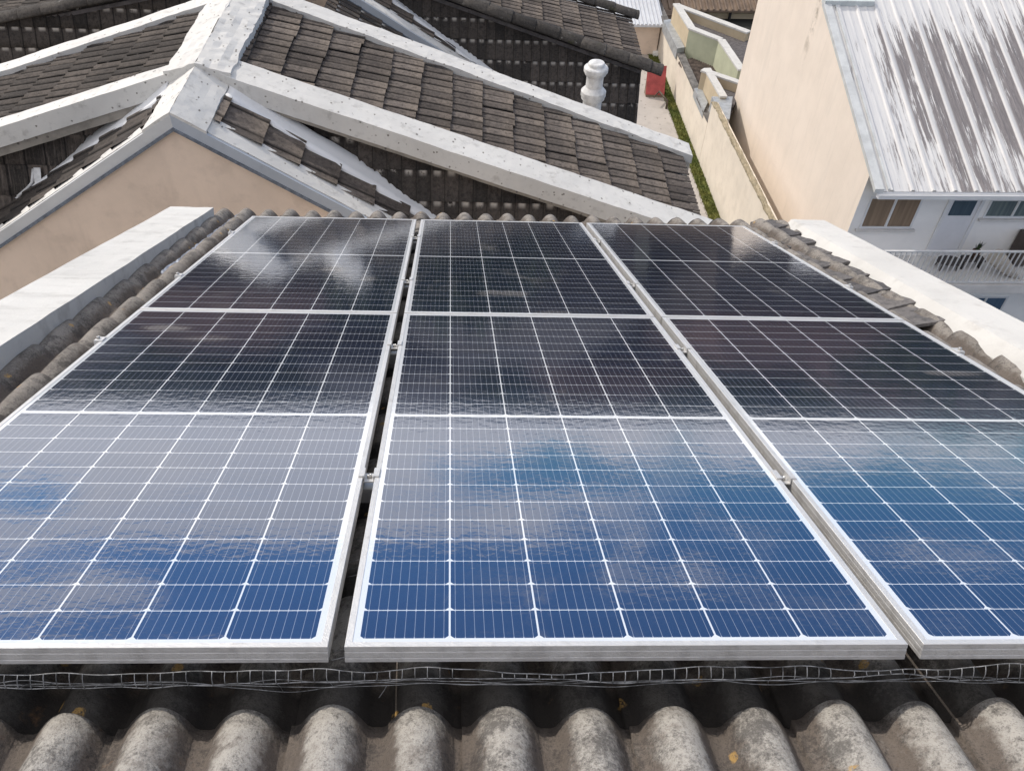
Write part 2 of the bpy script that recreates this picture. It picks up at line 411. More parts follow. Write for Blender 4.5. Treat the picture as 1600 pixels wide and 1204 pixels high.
def own_tile_mat():
    q = M('own_roof_tiles')
    uv = q.xyz(q.tc.outputs['UV'])
    fr = q.math('FRACT', uv[0])
    crest = q.ramp(q.math('ABSOLUTE', q.math('SUBTRACT', fr, 0.5)), 0.12, 0.42, 1, 0)
    n1 = q.noise(4.5, 8, 0.7); n2 = q.noise(30, 8, 0.78); n3 = q.noise(140, 4, 0.8)
    col = q.mix(q.ramp(n1, 0.3, 0.7), (0.125, 0.104, 0.088, 1), (0.25, 0.212, 0.180, 1))
    f = q.math('ADD', q.math('MULTIPLY', crest, 0.24), q.math('ADD', q.math('MULTIPLY', n1, 0.68), q.math('MULTIPLY', n2, 0.55)))
    lichen = q.ramp(q.xyz()[1], 0.15, 0.6, 0.88, 0.40)
    col = q.mix(q.math('MULTIPLY', q.ramp(f, 0.66, 0.86), lichen), col, (0.52, 0.49, 0.44, 1))
    dk = q.ramp(q.math('ADD', q.noise(9, 8, 0.8), q.math('MULTIPLY', n3, 0.35)), 0.62, 0.80)
    col = q.mix(q.math('MULTIPLY', dk, 0.72), col, (0.045, 0.041, 0.040, 1))
    col = q.mix(q.math('MULTIPLY', q.ramp(n3, 0.55, 0.75), 0.5), col, (0.07, 0.06, 0.055, 1))
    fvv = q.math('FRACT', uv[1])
    lip_shade = q.ramp(q.math('ADD', fvv, q.math('MULTIPLY', q.noise(13, 6, 0.7), 0.10)), 0.34, 0.50, 0.86, 0)
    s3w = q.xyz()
    under_panels = q.math('MULTIPLY', q.ramp(s3w[0], -1.22, -1.10), q.ramp(s3w[0], 2.15, 2.27, 1, 0))
    lip_shade = q.math('MULTIPLY', lip_shade, under_panels)
    col = q.mix(lip_shade, col, (0.026, 0.024, 0.023, 1))  # shade past each course lip under the panels, put into the tile colour
    v = N(q.nt, 'ShaderNodeTexVoronoi'); v.inputs['Scale'].default_value = 9.5
    q.L(q.map(), v.inputs['Vector'])
    sp = q.ramp(q.math('ADD', v.outputs['Distance'], q.math('MULTIPLY', q.noise(60, 5, 0.7), 0.16)), 0.17, 0.21, 1, 0)
    g = N(q.nt, 'ShaderNodeSeparateColor'); q.L(v.outputs['Color'], g.inputs[0])
    sp = q.math('MULTIPLY', q.math('MULTIPLY', sp, q.ramp(q.noise(75, 4, 0.7), 0.38, 0.52)), q.ramp(g.outputs[0], 0.32, 0.34))
    col = q.mix(q.math('MULTIPLY', sp, 0.75), col, (0.55, 0.34, 0.11, 1))
    rust = q.math('MULTIPLY', q.ramp(q.noise(14, 7, 0.75, q.map(loc=(3, 5, 1))), 0.60, 0.74), q.math('SUBTRACT', 1.0, crest))
    col = q.mix(q.math('MULTIPLY', rust, 0.55), col, (0.24, 0.13, 0.065, 1))
    q.set(Base_Color=col, Roughness=0.95)
    q.p.inputs['Specular IOR Level'].default_value = 0.2
    n5 = q.noise(320, 3, 0.8)
    col2 = q.mix(q.math('MULTIPLY', q.ramp(n5, 0.52, 0.68), 0.45), col, (0.05, 0.045, 0.042, 1))
    q.set(Base_Color=col2)
    h = q.math('ADD', q.math('MULTIPLY', n2, 1.0), q.math('ADD', q.math('MULTIPLY', n3, 0.7), q.math('MULTIPLY', n5, 0.3)))
    q.bump(h, 0.7, 0.012)
    return q.m
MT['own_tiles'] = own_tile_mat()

PW, PL = 1.05, 2.114
def panel_mat():
    q = M('photovoltaic_glass')
    uv = q.xyz(q.tc.outputs['UV'])          # metres within the module, origin at its near left corner
    mx, my, gap = 0.024, 0.023, 0.0075
    cw = (PW - 2 * mx) / 6
    half = (PL - 2 * my - gap * 2) / 2
    ch = half / 12
    x = q.math('SUBTRACT', uv[0], mx)
    upper = q.math('GREATER_THAN', uv[1], PL / 2)
    y = q.math('SUBTRACT', q.math('SUBTRACT', uv[1], my), q.math('MULTIPLY', upper, half + 2 * gap))
    inx = q.math('MULTIPLY', q.math('GREATER_THAN', x, 0.0), q.math('LESS_THAN', x, cw * 6))
    iny = q.math('MULTIPLY', q.math('GREATER_THAN', y, 0.0), q.math('LESS_THAN', y, half))
    lx = q.math('MULTIPLY', q.math('FRACT', q.math('DIVIDE', x, cw)), cw)
    ly = q.math('MULTIPLY', q.math('FRACT', q.math('DIVIDE', y, ch)), ch)
    ex = q.math('MINIMUM', lx, q.math('SUBTRACT', cw, lx))
    eyl = ly
    eyh = q.math('SUBTRACT', ch, ly)
    g1, g2 = 0.0018, 0.0010
    cell = q.math('MULTIPLY', q.math('GREATER_THAN', ex, g1), q.math('GREATER_THAN', q.math('MINIMUM', eyl, eyh), g2))
    cham = q.math('GREATER_THAN', q.math('ADD', ex, eyl), 0.0098)
    cell = q.math('MULTIPLY', q.math('MULTIPLY', cell, cham), q.math('MULTIPLY', inx, iny))
    # nine busbars
    bb = q.math('DIVIDE', q.math('SUBTRACT', lx, g1), (cw - 2 * g1) / 9)
    bf = q.math('ABSOLUTE', q.math('SUBTRACT', q.math('FRACT', bb), 0.5))
    bus = q.math('LESS_THAN', bf, 0.032)
    dots = q.math('LESS_THAN', q.math('MINIMUM', eyl, eyh), 0.0045)
    busw = q.math('MAXIMUM', q.math('MULTIPLY', bus, 0.42), q.math('MULTIPLY', q.math('LESS_THAN', bf, 0.055), q.math('MULTIPLY', dots, 0.7)))
    # fine silver fingers read as a faint tone; each cell differs slightly
    ci = N(q.nt, 'ShaderNodeCombineXYZ')
    q.L(q.math('FLOOR', q.math('DIVIDE', x, cw)), ci.inputs[0]); q.L(q.math('FLOOR', q.math('DIVIDE', uv[1], ch)), ci.inputs[1])
    oi = N(q.nt, 'ShaderNodeObjectInfo'); q.L(oi.outputs['Random'], ci.inputs[2])
    wn = N(q.nt, 'ShaderNodeTexWhiteNoise', noise_dimensions='3D'); q.L(ci.outputs[0], wn.inputs['Vector'])
    ccol = q.mix(wn.outputs['Value'], (0.0052, 0.0105, 0.024, 1), (0.0080, 0.0155, 0.034, 1))
    ccol = q.mix(busw, ccol, (0.42, 0.45, 0.50, 1))
    col = q.mix(cell, (0.64, 0.66, 0.68, 1), ccol)
    # dust and dried water marks lying on the glass (world position)
    geo = N(q.nt, 'ShaderNodeNewGeometry')
    pos = geo.outputs['Position']
    d1 = q.noise(3.2, 8, 0.72, q.map(pos, scale=(1, 0.55, 0.55), loc=(2.3, 0.4, 0)), 0.6)
    d2 = q.noise(30, 6, 0.8, pos)
    far = q.ramp(q.xyz(pos)[1], 1.6, 3.0)
    leftw = q.ramp(q.xyz(pos)[0], 1.6, -0.7)
    thr = q.math('ADD', d1, q.math('ADD', q.math('MULTIPLY', q.math('MULTIPLY', far, leftw), 0.10), q.math('MULTIPLY', d2, 0.10)))
    dust = q.ramp(thr, 0.62, 0.86, 0, 0.24)
    # caked patch on the far left module, near its lower-left corner
    def blob(cx, cy, rx, ry, rot, amt, ns=5.0):
        v = q.map(pos, loc=(0, 0, 0)); s3 = q.xyz(v)
        dx = q.math('SUBTRACT', s3[0], cx); dy = q.math('SUBTRACT', s3[1], cy)
        c_, s_ = math.cos(rot), math.sin(rot)
        a = q.math('DIVIDE', q.math('ADD', q.math('MULTIPLY', dx, c_), q.math('MULTIPLY', dy, s_)), rx)
        b = q.math('DIVIDE', q.math('SUBTRACT', q.math('MULTIPLY', dy, c_), q.math('MULTIPLY', dx, s_)), ry)
        r = q.math('SQRT', q.math('ADD', q.math('MULTIPLY', a, a), q.math('MULTIPLY', b, b)))
        r = q.math('ADD', r, q.math('MULTIPLY', q.math('SUBTRACT', q.noise(ns, 7, 0.75, pos), 0.5), 1.9))
        return q.ramp(r, 0.55, 1.15, amt, 0)
    for a in BLOBS: dust = q.math('MAXIMUM', dust, blob(*a))
    film = 0.010
    dust = q.math('MAXIMUM', dust, film)
    col = q.mix(dust, col, (0.40, 0.37, 0.34, 1))
    q.set(Base_Color=col)
    q.p.inputs['Roughness'].default_value = 0.10
    q.p.inputs['IOR'].default_value = 1.7
    sp = q.mix(cell, (0.5, 0.5, 0.5, 1), (0.22, 0.45, 0.95, 1))
    q.set(Specular_Tint=sp)
    q.p.inputs['Coat Roughness'].default_value = 0.012
    q.L(q.ramp(dust, 0.02, 0.45, 1.0, 0.45), q.p.inputs['Coat Weight'])
    q.L(q.ramp(dust, 0.02, 0.25, 0.75, 0.05), q.p.inputs['Specular IOR Level'])
    q.p.inputs['Coat IOR'].default_value = 1.75
    # the glass is faintly rippled: reflections waver along the slope
    w1 = q.noise(30, 3, 0.5, q.map(pos, scale=(1, 1.5, 1.5)))
    w2 = q.noise(2.2, 2, 0.5, pos)
    bp = N(q.nt, 'ShaderNodeBump'); bp.inputs['Strength'].default_value = 1.0; bp.inputs['Distance'].default_value = 0.00035
    q.L(q.math('ADD', w1, q.math('MULTIPLY', w2, 2.5)), bp.inputs['Height'])
    q.L(bp.outputs[0], q.p.inputs['Coat Normal'])
    return q.m
BLOBS = [(-0.92, 1.72, 0.10, 0.035, 0, 0.30, 9.0), (-0.72, 1.60, 0.10, 0.04, 0, 0.16, 9.0), (0.42, 2.25, 0.14, 0.05, 0, 0.24, 11.0),
         (0.60, 1.95, 0.10, 0.06, 0.2, 0.16, 9.0), (-0.42, 2.62, 0.07, 0.05, 0, 0.26, 12.0), (-0.22, 2.45, 0.05, 0.05, 0, 0.2, 12.0), (1.95, 1.35, 0.12, 0.03, 0, 0.22, 12.0)]
MT['pv'] = panel_mat()

# ------------------------------------------------------------------ tiles builder
def prof_own(t):                       # one wave of the barrel tile, t in 0..1
    x = (t - 0.5) / 0.405
    if abs(x) >= 1: return 0.0
    return 0.054 * (1 - abs(x) ** 2.0) ** 1.0
def prof_flat(t):                      # flat interlocking tile: low ribs at the side joint
    a = 0.020 * math.exp(-((t - 0.12) / 0.09) ** 2) + 0.011 * math.exp(-((t - 0.62) / 0.12) ** 2)
    return a
def tiles(name, O, c, d, poly, pitch, expo, prof, lip, mat, parent, samples=10, jit=0.006, tjit=0.004, lap=0.0, phase=0.0, lapn=2, label=None, bulge=0.0, rows=2, seed=1, shift=0.5):
    """overlapping tile courses. O origin, c across, d down the slope; poly = convex outline in (across, down)"""
    O = Vector(O); c = Vector(c).normalized(); d = Vector(d).normalized()
    n = c.cross(d).normalized()
    if n.z < 0: n = -n
    rng = random.Random(seed)
    a0 = min(p[0] for p in poly); a1 = max(p[0] for p in poly); b0 = min(p[1] for p in poly); b1 = max(p[1] for p in poly)
    b = B(); bm = b.bm; uvl = b.uv
    k0 = math.floor((a0 - phase) / pitch) - 1; k1 = math.ceil((a1 - phase) / pitch) + 1
    j0 = math.floor(b0 / expo) - 1; j1 = math.ceil(b1 / expo) + 1
    for j in range(j0, j1):
        off = (j % 2) * shift * 0
        for k in range(k0, k1):
            if (k - k0) % lapn == 0:
                tj = rng.uniform(-jit, jit); th = rng.uniform(0, tjit); tw = 0.0 if lap else rng.uniform(-jit, jit) * 0.4
            grid = []
            fr = [0.0] + [(r + 1) / rows for r in range(rows)]
            for ri, r in enumerate(fr + ['lip']):
                row = []
                for s_ in range(samples + 1):
                    t = s_ / samples
                    lp = lap * (1 - (((k - k0) % lapn) + t) / lapn)
                    if r == 'lip':
                        hh = prof(t) + lip * 0.0 + th - 0.004; bb = (j + 1) * expo + tj; vv = j + 0.999
                    else:
                        hh = prof(t) * (1 + bulge * (-0.16 + 0.30 * math.sin(math.pi * min(1, 0.12 + r * 0.75)))) + lip * r + lp + th
                        bb = (j + r) * expo + (tj if r == 1.0 else 0); vv = j + min(0.999, r)
                    aa = phase + (k + t) * pitch + tw * (r if r != 'lip' else 1)
                    hh += 0.002 * noise.noise(Vector((aa * 9, bb * 9, seed)))
                    if lap and s_ == 0 and (k - k0) % lapn == 0:      # the side edge of the tile closing on its neighbour
                        row.append((bm.verts.new(O + c * aa + d * bb + n * (hh - lap - 0.012)), (k + 0.001, vv)))
                    row.append((bm.verts.new(O + c * aa + d * bb + n * hh), (k + min(0.999, t), vv)))
                grid.append(row)
            for g in range(len(grid) - 1):
                for s_ in range(len(grid[g]) - 1):
                    q = (grid[g][s_], grid[g][s_ + 1], grid[g + 1][s_ + 1], grid[g + 1][s_])
                    f = bm.faces.new([z[0] for z in q]); f.smooth = g < len(grid) - 2
                    for l, z in zip(f.loops, q): l[uvl].uv = z[1]
            # side closure of the lap
    pc = Vector((sum(p[0] for p in poly) / len(poly), sum(p[1] for p in poly) / len(poly)))
    for i in range(len(poly)):
        p = Vector(poly[i]); q = Vector(poly[(i + 1) % len(poly)])
        e = q - p
        if e.length < 1e-6: continue
        nn = Vector((e.y, -e.x))
        if nn.dot(pc - p) > 0: nn = -nn      # outward
        w = (c * nn.x + d * nn.y).normalized()
        bmesh.ops.bisect_plane(bm, geom=bm.verts[:] + bm.edges[:] + bm.faces[:], plane_co=O + c * p.x + d * p.y, plane_no=w, clear_outer=True, dist=1e-6)
    bmesh.ops.remove_doubles(bm, verts=bm.verts, dist=1e-5)
    for f in bm.faces:
        if f.normal.dot(n) < -0.2: f.normal_flip()
    return b.done(name, mat, parent, label, recalc=False)
def under(name, O, c, d, poly, depth, mat, parent, drop=0.02):
    """solid deck under a tiled slope so nothing shows through"""
    O = Vector(O); c = Vector(c).normalized(); d = Vector(d).normalized(); n = c.cross(d)
    if n.z < 0: n = -n
    b = B()
    top = [b.bm.verts.new(O + c * p[0] + d * p[1] - n * drop) for p in poly]
    bot = [b.bm.verts.new(O + c * p[0] + d * p[1] - n * (drop + depth)) for p in poly]
    b.bm.faces.new(top); b.bm.faces.new(bot[::-1])
    for i in range(len(poly)):
        k = (i + 1) % len(poly); b.bm.faces.new((top[i], top[k], bot[k], bot[i]))
    return b.done(name, mat, parent)
def cap_tiles(name, A, Bp, r, ln, mat, parent, flat=0.75, seed=3, mortar=True):
    """ridge/hip tiles: overlapping half barrels along a line"""
    A = Vector(A); Bp = Vector(Bp); t = (Bp - A).normalized(); L = (Bp - A).length
    side = t.cross(UP).normalized(); n = side.cross(t).normalized()
    rng = random.Random(seed); b = B(); k = 0; s = 0.0
    while s < L:
        rr = r * rng.uniform(0.95, 1.05); e = min(L, s + ln * 1.06); tw = rng.uniform(-0.012, 0.012)
        rings = []
        for f_, q in ((0, 0.93), (0.02, 1.0), (0.5, 0.98), (0.96, 1.07), (1, 1.04)):
            c0 = A + t * (s + (e - s) * f_) + side * tw + n * rng.uniform(0, .004)
            rings.append([c0 + side * math.cos(a) * rr * q + n * math.sin(a) * rr * q * flat for a in [math.pi * i / 12 for i in range(13)]])
            rings[-1] += [c0 - side * rr * q * 0.8 - n * 0.02, c0 + side * rr * q * 0.8 - n * 0.02]
        vr = [[b.bm.verts.new(p) for p in rg] for rg in rings]
        m_ = len(vr[0])
        for i in range(len(vr) - 1):
            for j in range(m_):
                q = (vr[i][j], vr[i][(j + 1) % m_], vr[i + 1][(j + 1) % m_], vr[i + 1][j])
                f = b.bm.faces.new(q); f.smooth = True
                for l in f.loops: l[b.uv].uv = (k + 0.5, 0.5)
        b.bm.faces.new(vr[0][::-1]); b.bm.faces.new(vr[-1])
        s += ln; k += 1
    return b.done(name, mat, parent)

# ================================================================== SETTING
# ground: one large sheet gently undulating far away
b = B()
n_ = 60
def gpos(i, j):
    u = (i / n_ * 2 - 1); v = (j / n_ * 2 - 1)
    x = math.copysign(abs(u) ** 2.4, u) * 1500; y = math.copysign(abs(v) ** 2.4, v) * 1500
    r = math.hypot(x, y)
    z = GZ + (noise.noise(Vector((x * 0.004, y * 0.004, 2))) * 0.5 + 0.2) * min(1, max(0, (r - 120) / 600)) * 16 if r > 120 else GZ
    return Vector((x, y + 10, z))
gv = [[b.bm.verts.new(gpos(i, j)) for j in range(n_ + 1)] for i in range(n_ + 1)]
for i in range(n_):
    for j in range(n_):
        f = b.bm.faces.new((gv[i][j], gv[i + 1][j], gv[i + 1][j + 1], gv[i][j + 1])); f.smooth = True
MT['ground'] = plain('town_ground', (0.040, 0.042, 0.034, 1), 0.95, 0.35, 0.05)
b.done('ground', MT['ground'], kind='structure')

# ================================================================== OUR ROOF
own = thing('tiled_roof_building', 'foreground building with weathered barrel-tiled roof carrying the solar panels', 'building', (0.5, 1.5, GZ))
XL, XR, YN, YF = -1.50, 2.72, -2.6, 5.02
H0 = -0.194
def own_roof():
    # course lips at -0.03 + k*0.331
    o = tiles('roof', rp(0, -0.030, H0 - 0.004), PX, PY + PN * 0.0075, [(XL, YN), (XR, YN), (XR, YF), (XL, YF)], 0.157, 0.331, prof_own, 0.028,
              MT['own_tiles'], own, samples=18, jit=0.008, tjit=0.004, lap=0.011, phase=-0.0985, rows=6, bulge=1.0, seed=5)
    return o
own_roof()
under('roof_deck', rp(0, 0, H0), PX, PY, [(XL + .01, YN), (XR, YN), (XR, YF - .04), (XL + .01, YF - .04)], 0.14, MT['dirty_mortar'], own, 0.03)
# walls below
b = B()
b.hexa([Vector((-1.72, -2.4, GZ)), Vector((2.95, -2.4, GZ)), Vector((2.95, 4.45, GZ)), Vector((-1.72, 4.45, GZ)),
        Vector((-1.72, -2.4, 0.55)), Vector((2.95, -2.4, 0.55)), Vector((2.95, 4.45, -2.35)), Vector((-1.72, 4.45, -2.35))])
b.done('wall', MT['stucco'], own)
# left parapet: a painted masonry upstand along the verge
b = B()
b.strip(rp(-1.745, -2.6, -0.035), rp(-1.745, 4.72, -0.035), PX * 0.293, -PN * 0.30, n=60, jit=0.004)
b.done('parapet', MT['parapet'], own, label='white left parapet with a grey inner face')
b = B()
A0, A1 = rp(2.27, -2.6, -0.040), rp(2.680, 4.82, -0.040)
wv = PX * 0.240
b.strip(A0 - PN * 0.012, A1 - PN * 0.012, wv, -PN * 0.34, n=70, jit=0.002)
# lime mortar fillet between tiles and parapet, ragged along its lower edge
rings = []
rng = random.Random(11)
for i in range(141):
    t = i / 140; c0 = A0.lerp(A1, t)
    st = ((t * 22.0) % 1.0) * 0.012
    rg = 0.008 * noise.noise(c0 * 9) + st
    rings.append([c0 - PN * 0.009 + PX * 0.03, c0 - PN * 0.012 - PX * 0.006, c0 - PN * 0.045 - PX * (0.032 + rg * .5), c0 - PN * (0.080) - PX * (0.055 + rg), c0 - PN * 0.14 - PX * (0.052 + rg), c0 - PN * 0.14 + PX * 0.02])
b.sweep(rings, smooth=False)
b.done('parapet', MT['white_cap'] if False else painted('lime_parapet', (0.60, 0.58, 0.54, 1), (0.26, 0.235, 0.20, 1), 0.54, 18, specks=False), own, label='right parapet with ragged cream mortar fillet')
# crinkled foil tape pressed into the valley beside the panels
b = B()
rings = []
for i in range(80):
    y = 4.95 - i * 0.018 * 1.25
    w = 0.022 + 0.012 * noise.noise(Vector((y * 11, 1, 0)))
    x = -1.305 + 0.010 * noise.noise(Vector((y * 6, 3, 0)))
    hh = H0 + 0.055
    rings.append([rp(x + w * q, y, hh + 0.020 * abs(q) + 0.007 * noise.noise(Vector((y * 40, q * 5, 1)))) for q in (-1.5, -.8, 0, .8, 1.5)]
                 + [rp(x + w * q, y, hh + 0.020 * abs(q) - 0.006) for q in (1.5, 0, -1.5)])
b.sweep(rings, smooth=False)
b.done('foil_tape', MT['foil'], own)
# flat slate-grey cement tiles bedded along the right verge, stepping down the slope
SLATE = tile_mat('verge_slate', (0.075, 0.072, 0.075, 1), (0.19, 0.175, 0.165, 1), (0.5, 0.46, 0.4, 1), 0.66, 0.0)
for i in range(9):
    y = 2.44 + i * 0.29
    x = 2.27 + (y + 2.6) / 7.32 * 0.405 - 0.085
    rngt = random.Random(i + 40)
    b = B(); tw = rngt.uniform(-.02, .02); w_ = 0.135 + rngt.uniform(-.02, .02); z0_ = -0.098 + rngt.uniform(-.006, .006)
    for q in range(6):
        pass
    g0 = [rp(x - w_, y - 0.02, z0_ - 0.020), rp(x + 0.045, y, z0_ + 0.014), rp(x + 0.045, y + 0.33, z0_ - 0.004), rp(x - w_ + tw, y + 0.32, z0_ - 0.032)]
    b.hexa([p - PN * 0.015 for p in g0] + g0)
    bmesh.ops.subdivide_edges(b.bm, edges=b.bm.edges[:], cuts=5, use_grid_fill=True)
    for v in b.bm.verts: v.co += Vector((noise.noise(v.co * 9), noise.noise(v.co * 9 + UP * 5), noise.noise(v.co * 14) * 1.2)) * 0.008
    for f in b.bm.faces:
        for l in f.loops: l[b.uv].uv = (i + 0.5, 0.5)
    b.done('verge_tile', SLATE, own)
# ================================================================== SOLAR PANELS
def frame_mesh():
    b = B(); T = 0.035; w = 0.013
    # outer ring profile: top lip, side, bottom flange
    def ring(x0, y0, x1, y1, h): return [Vector((x0, y0, h)), Vector((x1, y0, h)), Vector((x1, y1, h)), Vector((x0, y1, h))]
    levels = [(w, -0.0042), (w, 0.0), (0.0008, 0.0), (0.0, -0.0008), (0.0, -0.0095), (0.0005, -0.0102), (0.0005, -0.013), (0.0, -0.014), (0.0, -0.024), (0.0005, -0.0245), (0.0005, -0.027), (0.0, -0.028), (0.0, -T), (0.028, -T), (0.028, -T + 0.002), (0.002, -T + 0.002), (0.002, -0.0042)]
    vr = [[b.bm.verts.new(p) for p in ring(i, i, PW - i, PL - i, h)] for i, h in levels]
    for a in range(len(vr)):
        c_ = (a + 1) % len(vr)
        for j in range(4):
            f = b.bm.faces.new((vr[a][j], vr[a][(j + 1) % 4], vr[c_][(j + 1) % 4], vr[c_][j]))
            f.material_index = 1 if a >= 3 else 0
    bmesh.ops.recalc_face_normals(b.bm, faces=b.bm.faces)
    me = bpy.data.meshes.new('frame'); b.bm.to_mesh(me); b.bm.free(); me.materials.append(MT['alu']); me.materials.append(MT['alu_side_shade']); return me
def glass_mesh():
    b = B(); w = 0.0128; t0, t1 = -0.0012, -0.0042
    P = [Vector((w, w, t0)), Vector((PW - w, w, t0)), Vector((PW - w, PL - w, t0)), Vector((w, PL - w, t0))]
    b.face(P, uvs=[(p.x, p.y) for p in P])
    Q = [Vector((p.x, p.y, t1)) for p in P]
    b.face(Q[::-1], mi=1)
    me = bpy.data.meshes.new('glass'); b.bm.to_mesh(me); b.bm.free(); me.materials.append(MT['pv']); me.materials.append(MT['white_wall']); return me
FM, GM = frame_mesh(), glass_mesh()
def jbox_mesh():
    b = B(); b.abox(PW / 2 - .05, PW / 2 + .05, PL / 2 - .02, PL / 2 + .02, -0.022, -0.0045)
    me = bpy.data.meshes.new('junction_box'); bmesh.ops.recalc_face_normals(b.bm, faces=b.bm.faces); b.bm.to_mesh(me); b.bm.free(); me.materials.append(MT['dark_cloth']); return me
JM = jbox_mesh()
PANELS = [(-0.030 - PW, 0.0, 'near left solar panel, pale cloud mirrored in its lower half'),
          (0.0, 0.0, 'near centre solar panel between the two long gaps, deep blue lower end'),
          (PW + 0.030, 0.0, 'near right solar panel running out of the picture by the cream parapet'),
          (-0.030 - PW, PL + 0.010, 'far left solar panel with faint dust, white ridge and roof beams mirrored in it'),
          (0.0, PL + 0.010, 'far centre solar panel in front of the rounded tile ends of the eave'),
          (PW + 0.030, PL + 0.010, 'solar panel at the far right, nearest the stucco house')]
PJ = [(0.0, 0.0, 0.0), (0, 0, 0), (0, 0, 0), (0, 0, 0), (0, 0, 0), (0, 0, 0)]
proto = None
for (x, y, lab), (jx, jy, jr) in zip(PANELS, PJ):
    if proto is None:
        proto = thing('solar_panel', lab, 'solar panel')
        parts = []
        for nm, me in (('frame', FM), ('glass', GM), ('junction_box', JM)):
            o = bpy.data.objects.new(nm, me); COL.objects.link(o); o.parent = proto
        r = proto
    else:
        r = proto.copy(); COL.objects.link(r)
        for ch in list(proto.children):
            c2 = ch.copy(); COL.objects.link(c2); c2.parent = r
        r['label'] = lab
    r['group'] = 'solar panels on the tiled roof'
    mm = Matrix.Identity(4)
    px = (PX + PY * jr).normalized(); py = PN.cross(px).normalized(); o0 = rp(x + jx, y + jy, 0)
    for i in range(3): mm[i][0] = px[i]; mm[i][1] = py[i]; mm[i][2] = PN[i]; mm[i][3] = o0[i]
    r.matrix_world = mm

# rails under the panels
RY = [0.42, 1.70, 2.56, 3.82]
RY = [0.68, 1.72, 2.68, 3.70]
for i, y in enumerate(RY):
    b = B(); b.box(rp(-1.10, y - 0.02, -0.075), PX * 3.26, PY * 0.04, PN * 0.0385)
    o = b.done('mounting_rail', MT['alu_dark'], None, label=['aluminium mounting rail under the near panels, closest to the camera', 'aluminium mounting rail under the upper part of the near panels',
        'aluminium mounting rail under the far panels, nearer the middle seam', 'aluminium mounting rail under the far panels, closest to the eave'][i], cat='rail', group='rails under the panels')
# clamps
def clamp_mesh(kind):
    b = B(); L = 0.045
    if kind == 'mid':
        pts = [(-0.026, 0.001), (-0.026, 0.0045), (-0.0115, 0.0045), (-0.0115, -0.012), (0.0115, -0.012), (0.0115, 0.0045), (0.026, 0.0045), (0.026, 0.001), (0.0135, 0.001), (0.0135, -0.015), (-0.0135, -0.015), (-0.0135, 0.001)]
    else:
        pts = [(-0.011, 0.001), (-0.011, 0.0045), (0.018, 0.0045), (0.018, -0.036), (0.0035, -0.036), (0.0035, 0.001)]
    rings = [[Vector((x, y, z)) for x, z in pts] for y in (-L / 2, L / 2)]
    b.sweep(rings, smooth=False)
    bmesh.ops.recalc_face_normals(b.bm, faces=b.bm.faces)
    me = bpy.data.meshes.new('clamp_body'); b.bm.to_mesh(me); b.bm.free(); me.materials.append(MT['alu'])
    b = B()
    x0 = 0.0 if kind == 'mid' else 0.010; z0 = -0.012 if kind == 'mid' else 0.0045
    b.lathe((x0, 0, z0), [(0.0005, 0), (0.0068, 0), (0.0068, 0.008), (0.006, 0.009), (0.0032, 0.009), (0.0030, 0.004), (0.0002, 0.004)], 14)
    bmesh.ops.recalc_face_normals(b.bm, faces=b.bm.faces)
    me2 = bpy.data.meshes.new('bolt'); b.bm.to_mesh(me2); b.bm.free(); me2.materials.append(MT['steel'])
    return me, me2
CM = {k: clamp_mesh(k) for k in ('mid', 'end')}
rown = ['nearest the camera', 'just before the middle seam', 'just past the middle seam', 'nearest the eave']
cols = [(-0.015, 'mid', 1, 'left gap', 'mid clamps in the left gap'), (PW + 0.015, 'mid', 1, 'right gap', 'mid clamps in the right gap'),
        (-0.030 - PW, 'end', -1, 'outer left edge', 'end clamps along the left edge'), (2 * PW + 0.030, 'end', 1, 'outer right edge', 'end clamps along the right edge')]
for cx_, kind, sg, wh, grp in cols:
    for i, y in enumerate(RY):
        if kind == 'end' and i == 0: continue
        t = thing('panel_clamp', 'small bolted clamp on the %s, %s' % (wh, rown[i]), 'clamp', group=grp)
        mm = Matrix.Identity(4)
        for q in range(3): mm[q][0] = PX[q] * sg; mm[q][1] = PY[q] * sg; mm[q][2] = PN[q]; mm[q][3] = rp(cx_, y, 0)[q]
        t.matrix_world = mm
        for nm, me in zip(('clamp_body', 'bolt'), CM[kind]):
            o = bpy.data.objects.new(nm, me); COL.objects.link(o); o.parent = t

# wire netting stuffed under the front edge
b = B()
def wavy(seed, h, amp, y, yamp=0.008, x0=-1.15, x1=2.35, n=460):
    pts = []
    for i in range(n + 1):
        x = x0 + (x1 - x0) * i / n
        a = noise.noise(Vector((x * 4.3, seed * 3.7, 0))) + 0.45 * noise.noise(Vector((x * 11, seed * 9.1, 4)))
        c0 = noise.noise(Vector((x * 3.1, seed * 5.7, 9)))
        pts.append(rp(x, y + yamp * c0, -h + amp * 1.35 * a))
    return pts
w_top = wavy(1, 0.046, 0.014, -0.012)
w_mid = wavy(2, 0.068, 0.013, -0.018)
w_c = wavy(3, 0.079, 0.014, -0.004)
w_d = wavy(4, 0.090, 0.014, 0.004)
w_e = wavy(6, 0.076, 0.007, -0.014)
for w_, r in ((w_top, .0010), (w_mid, .0010), (w_c, .0008), (w_d, .0008), (w_e, .0007)): b.tube(w_, r, 5)
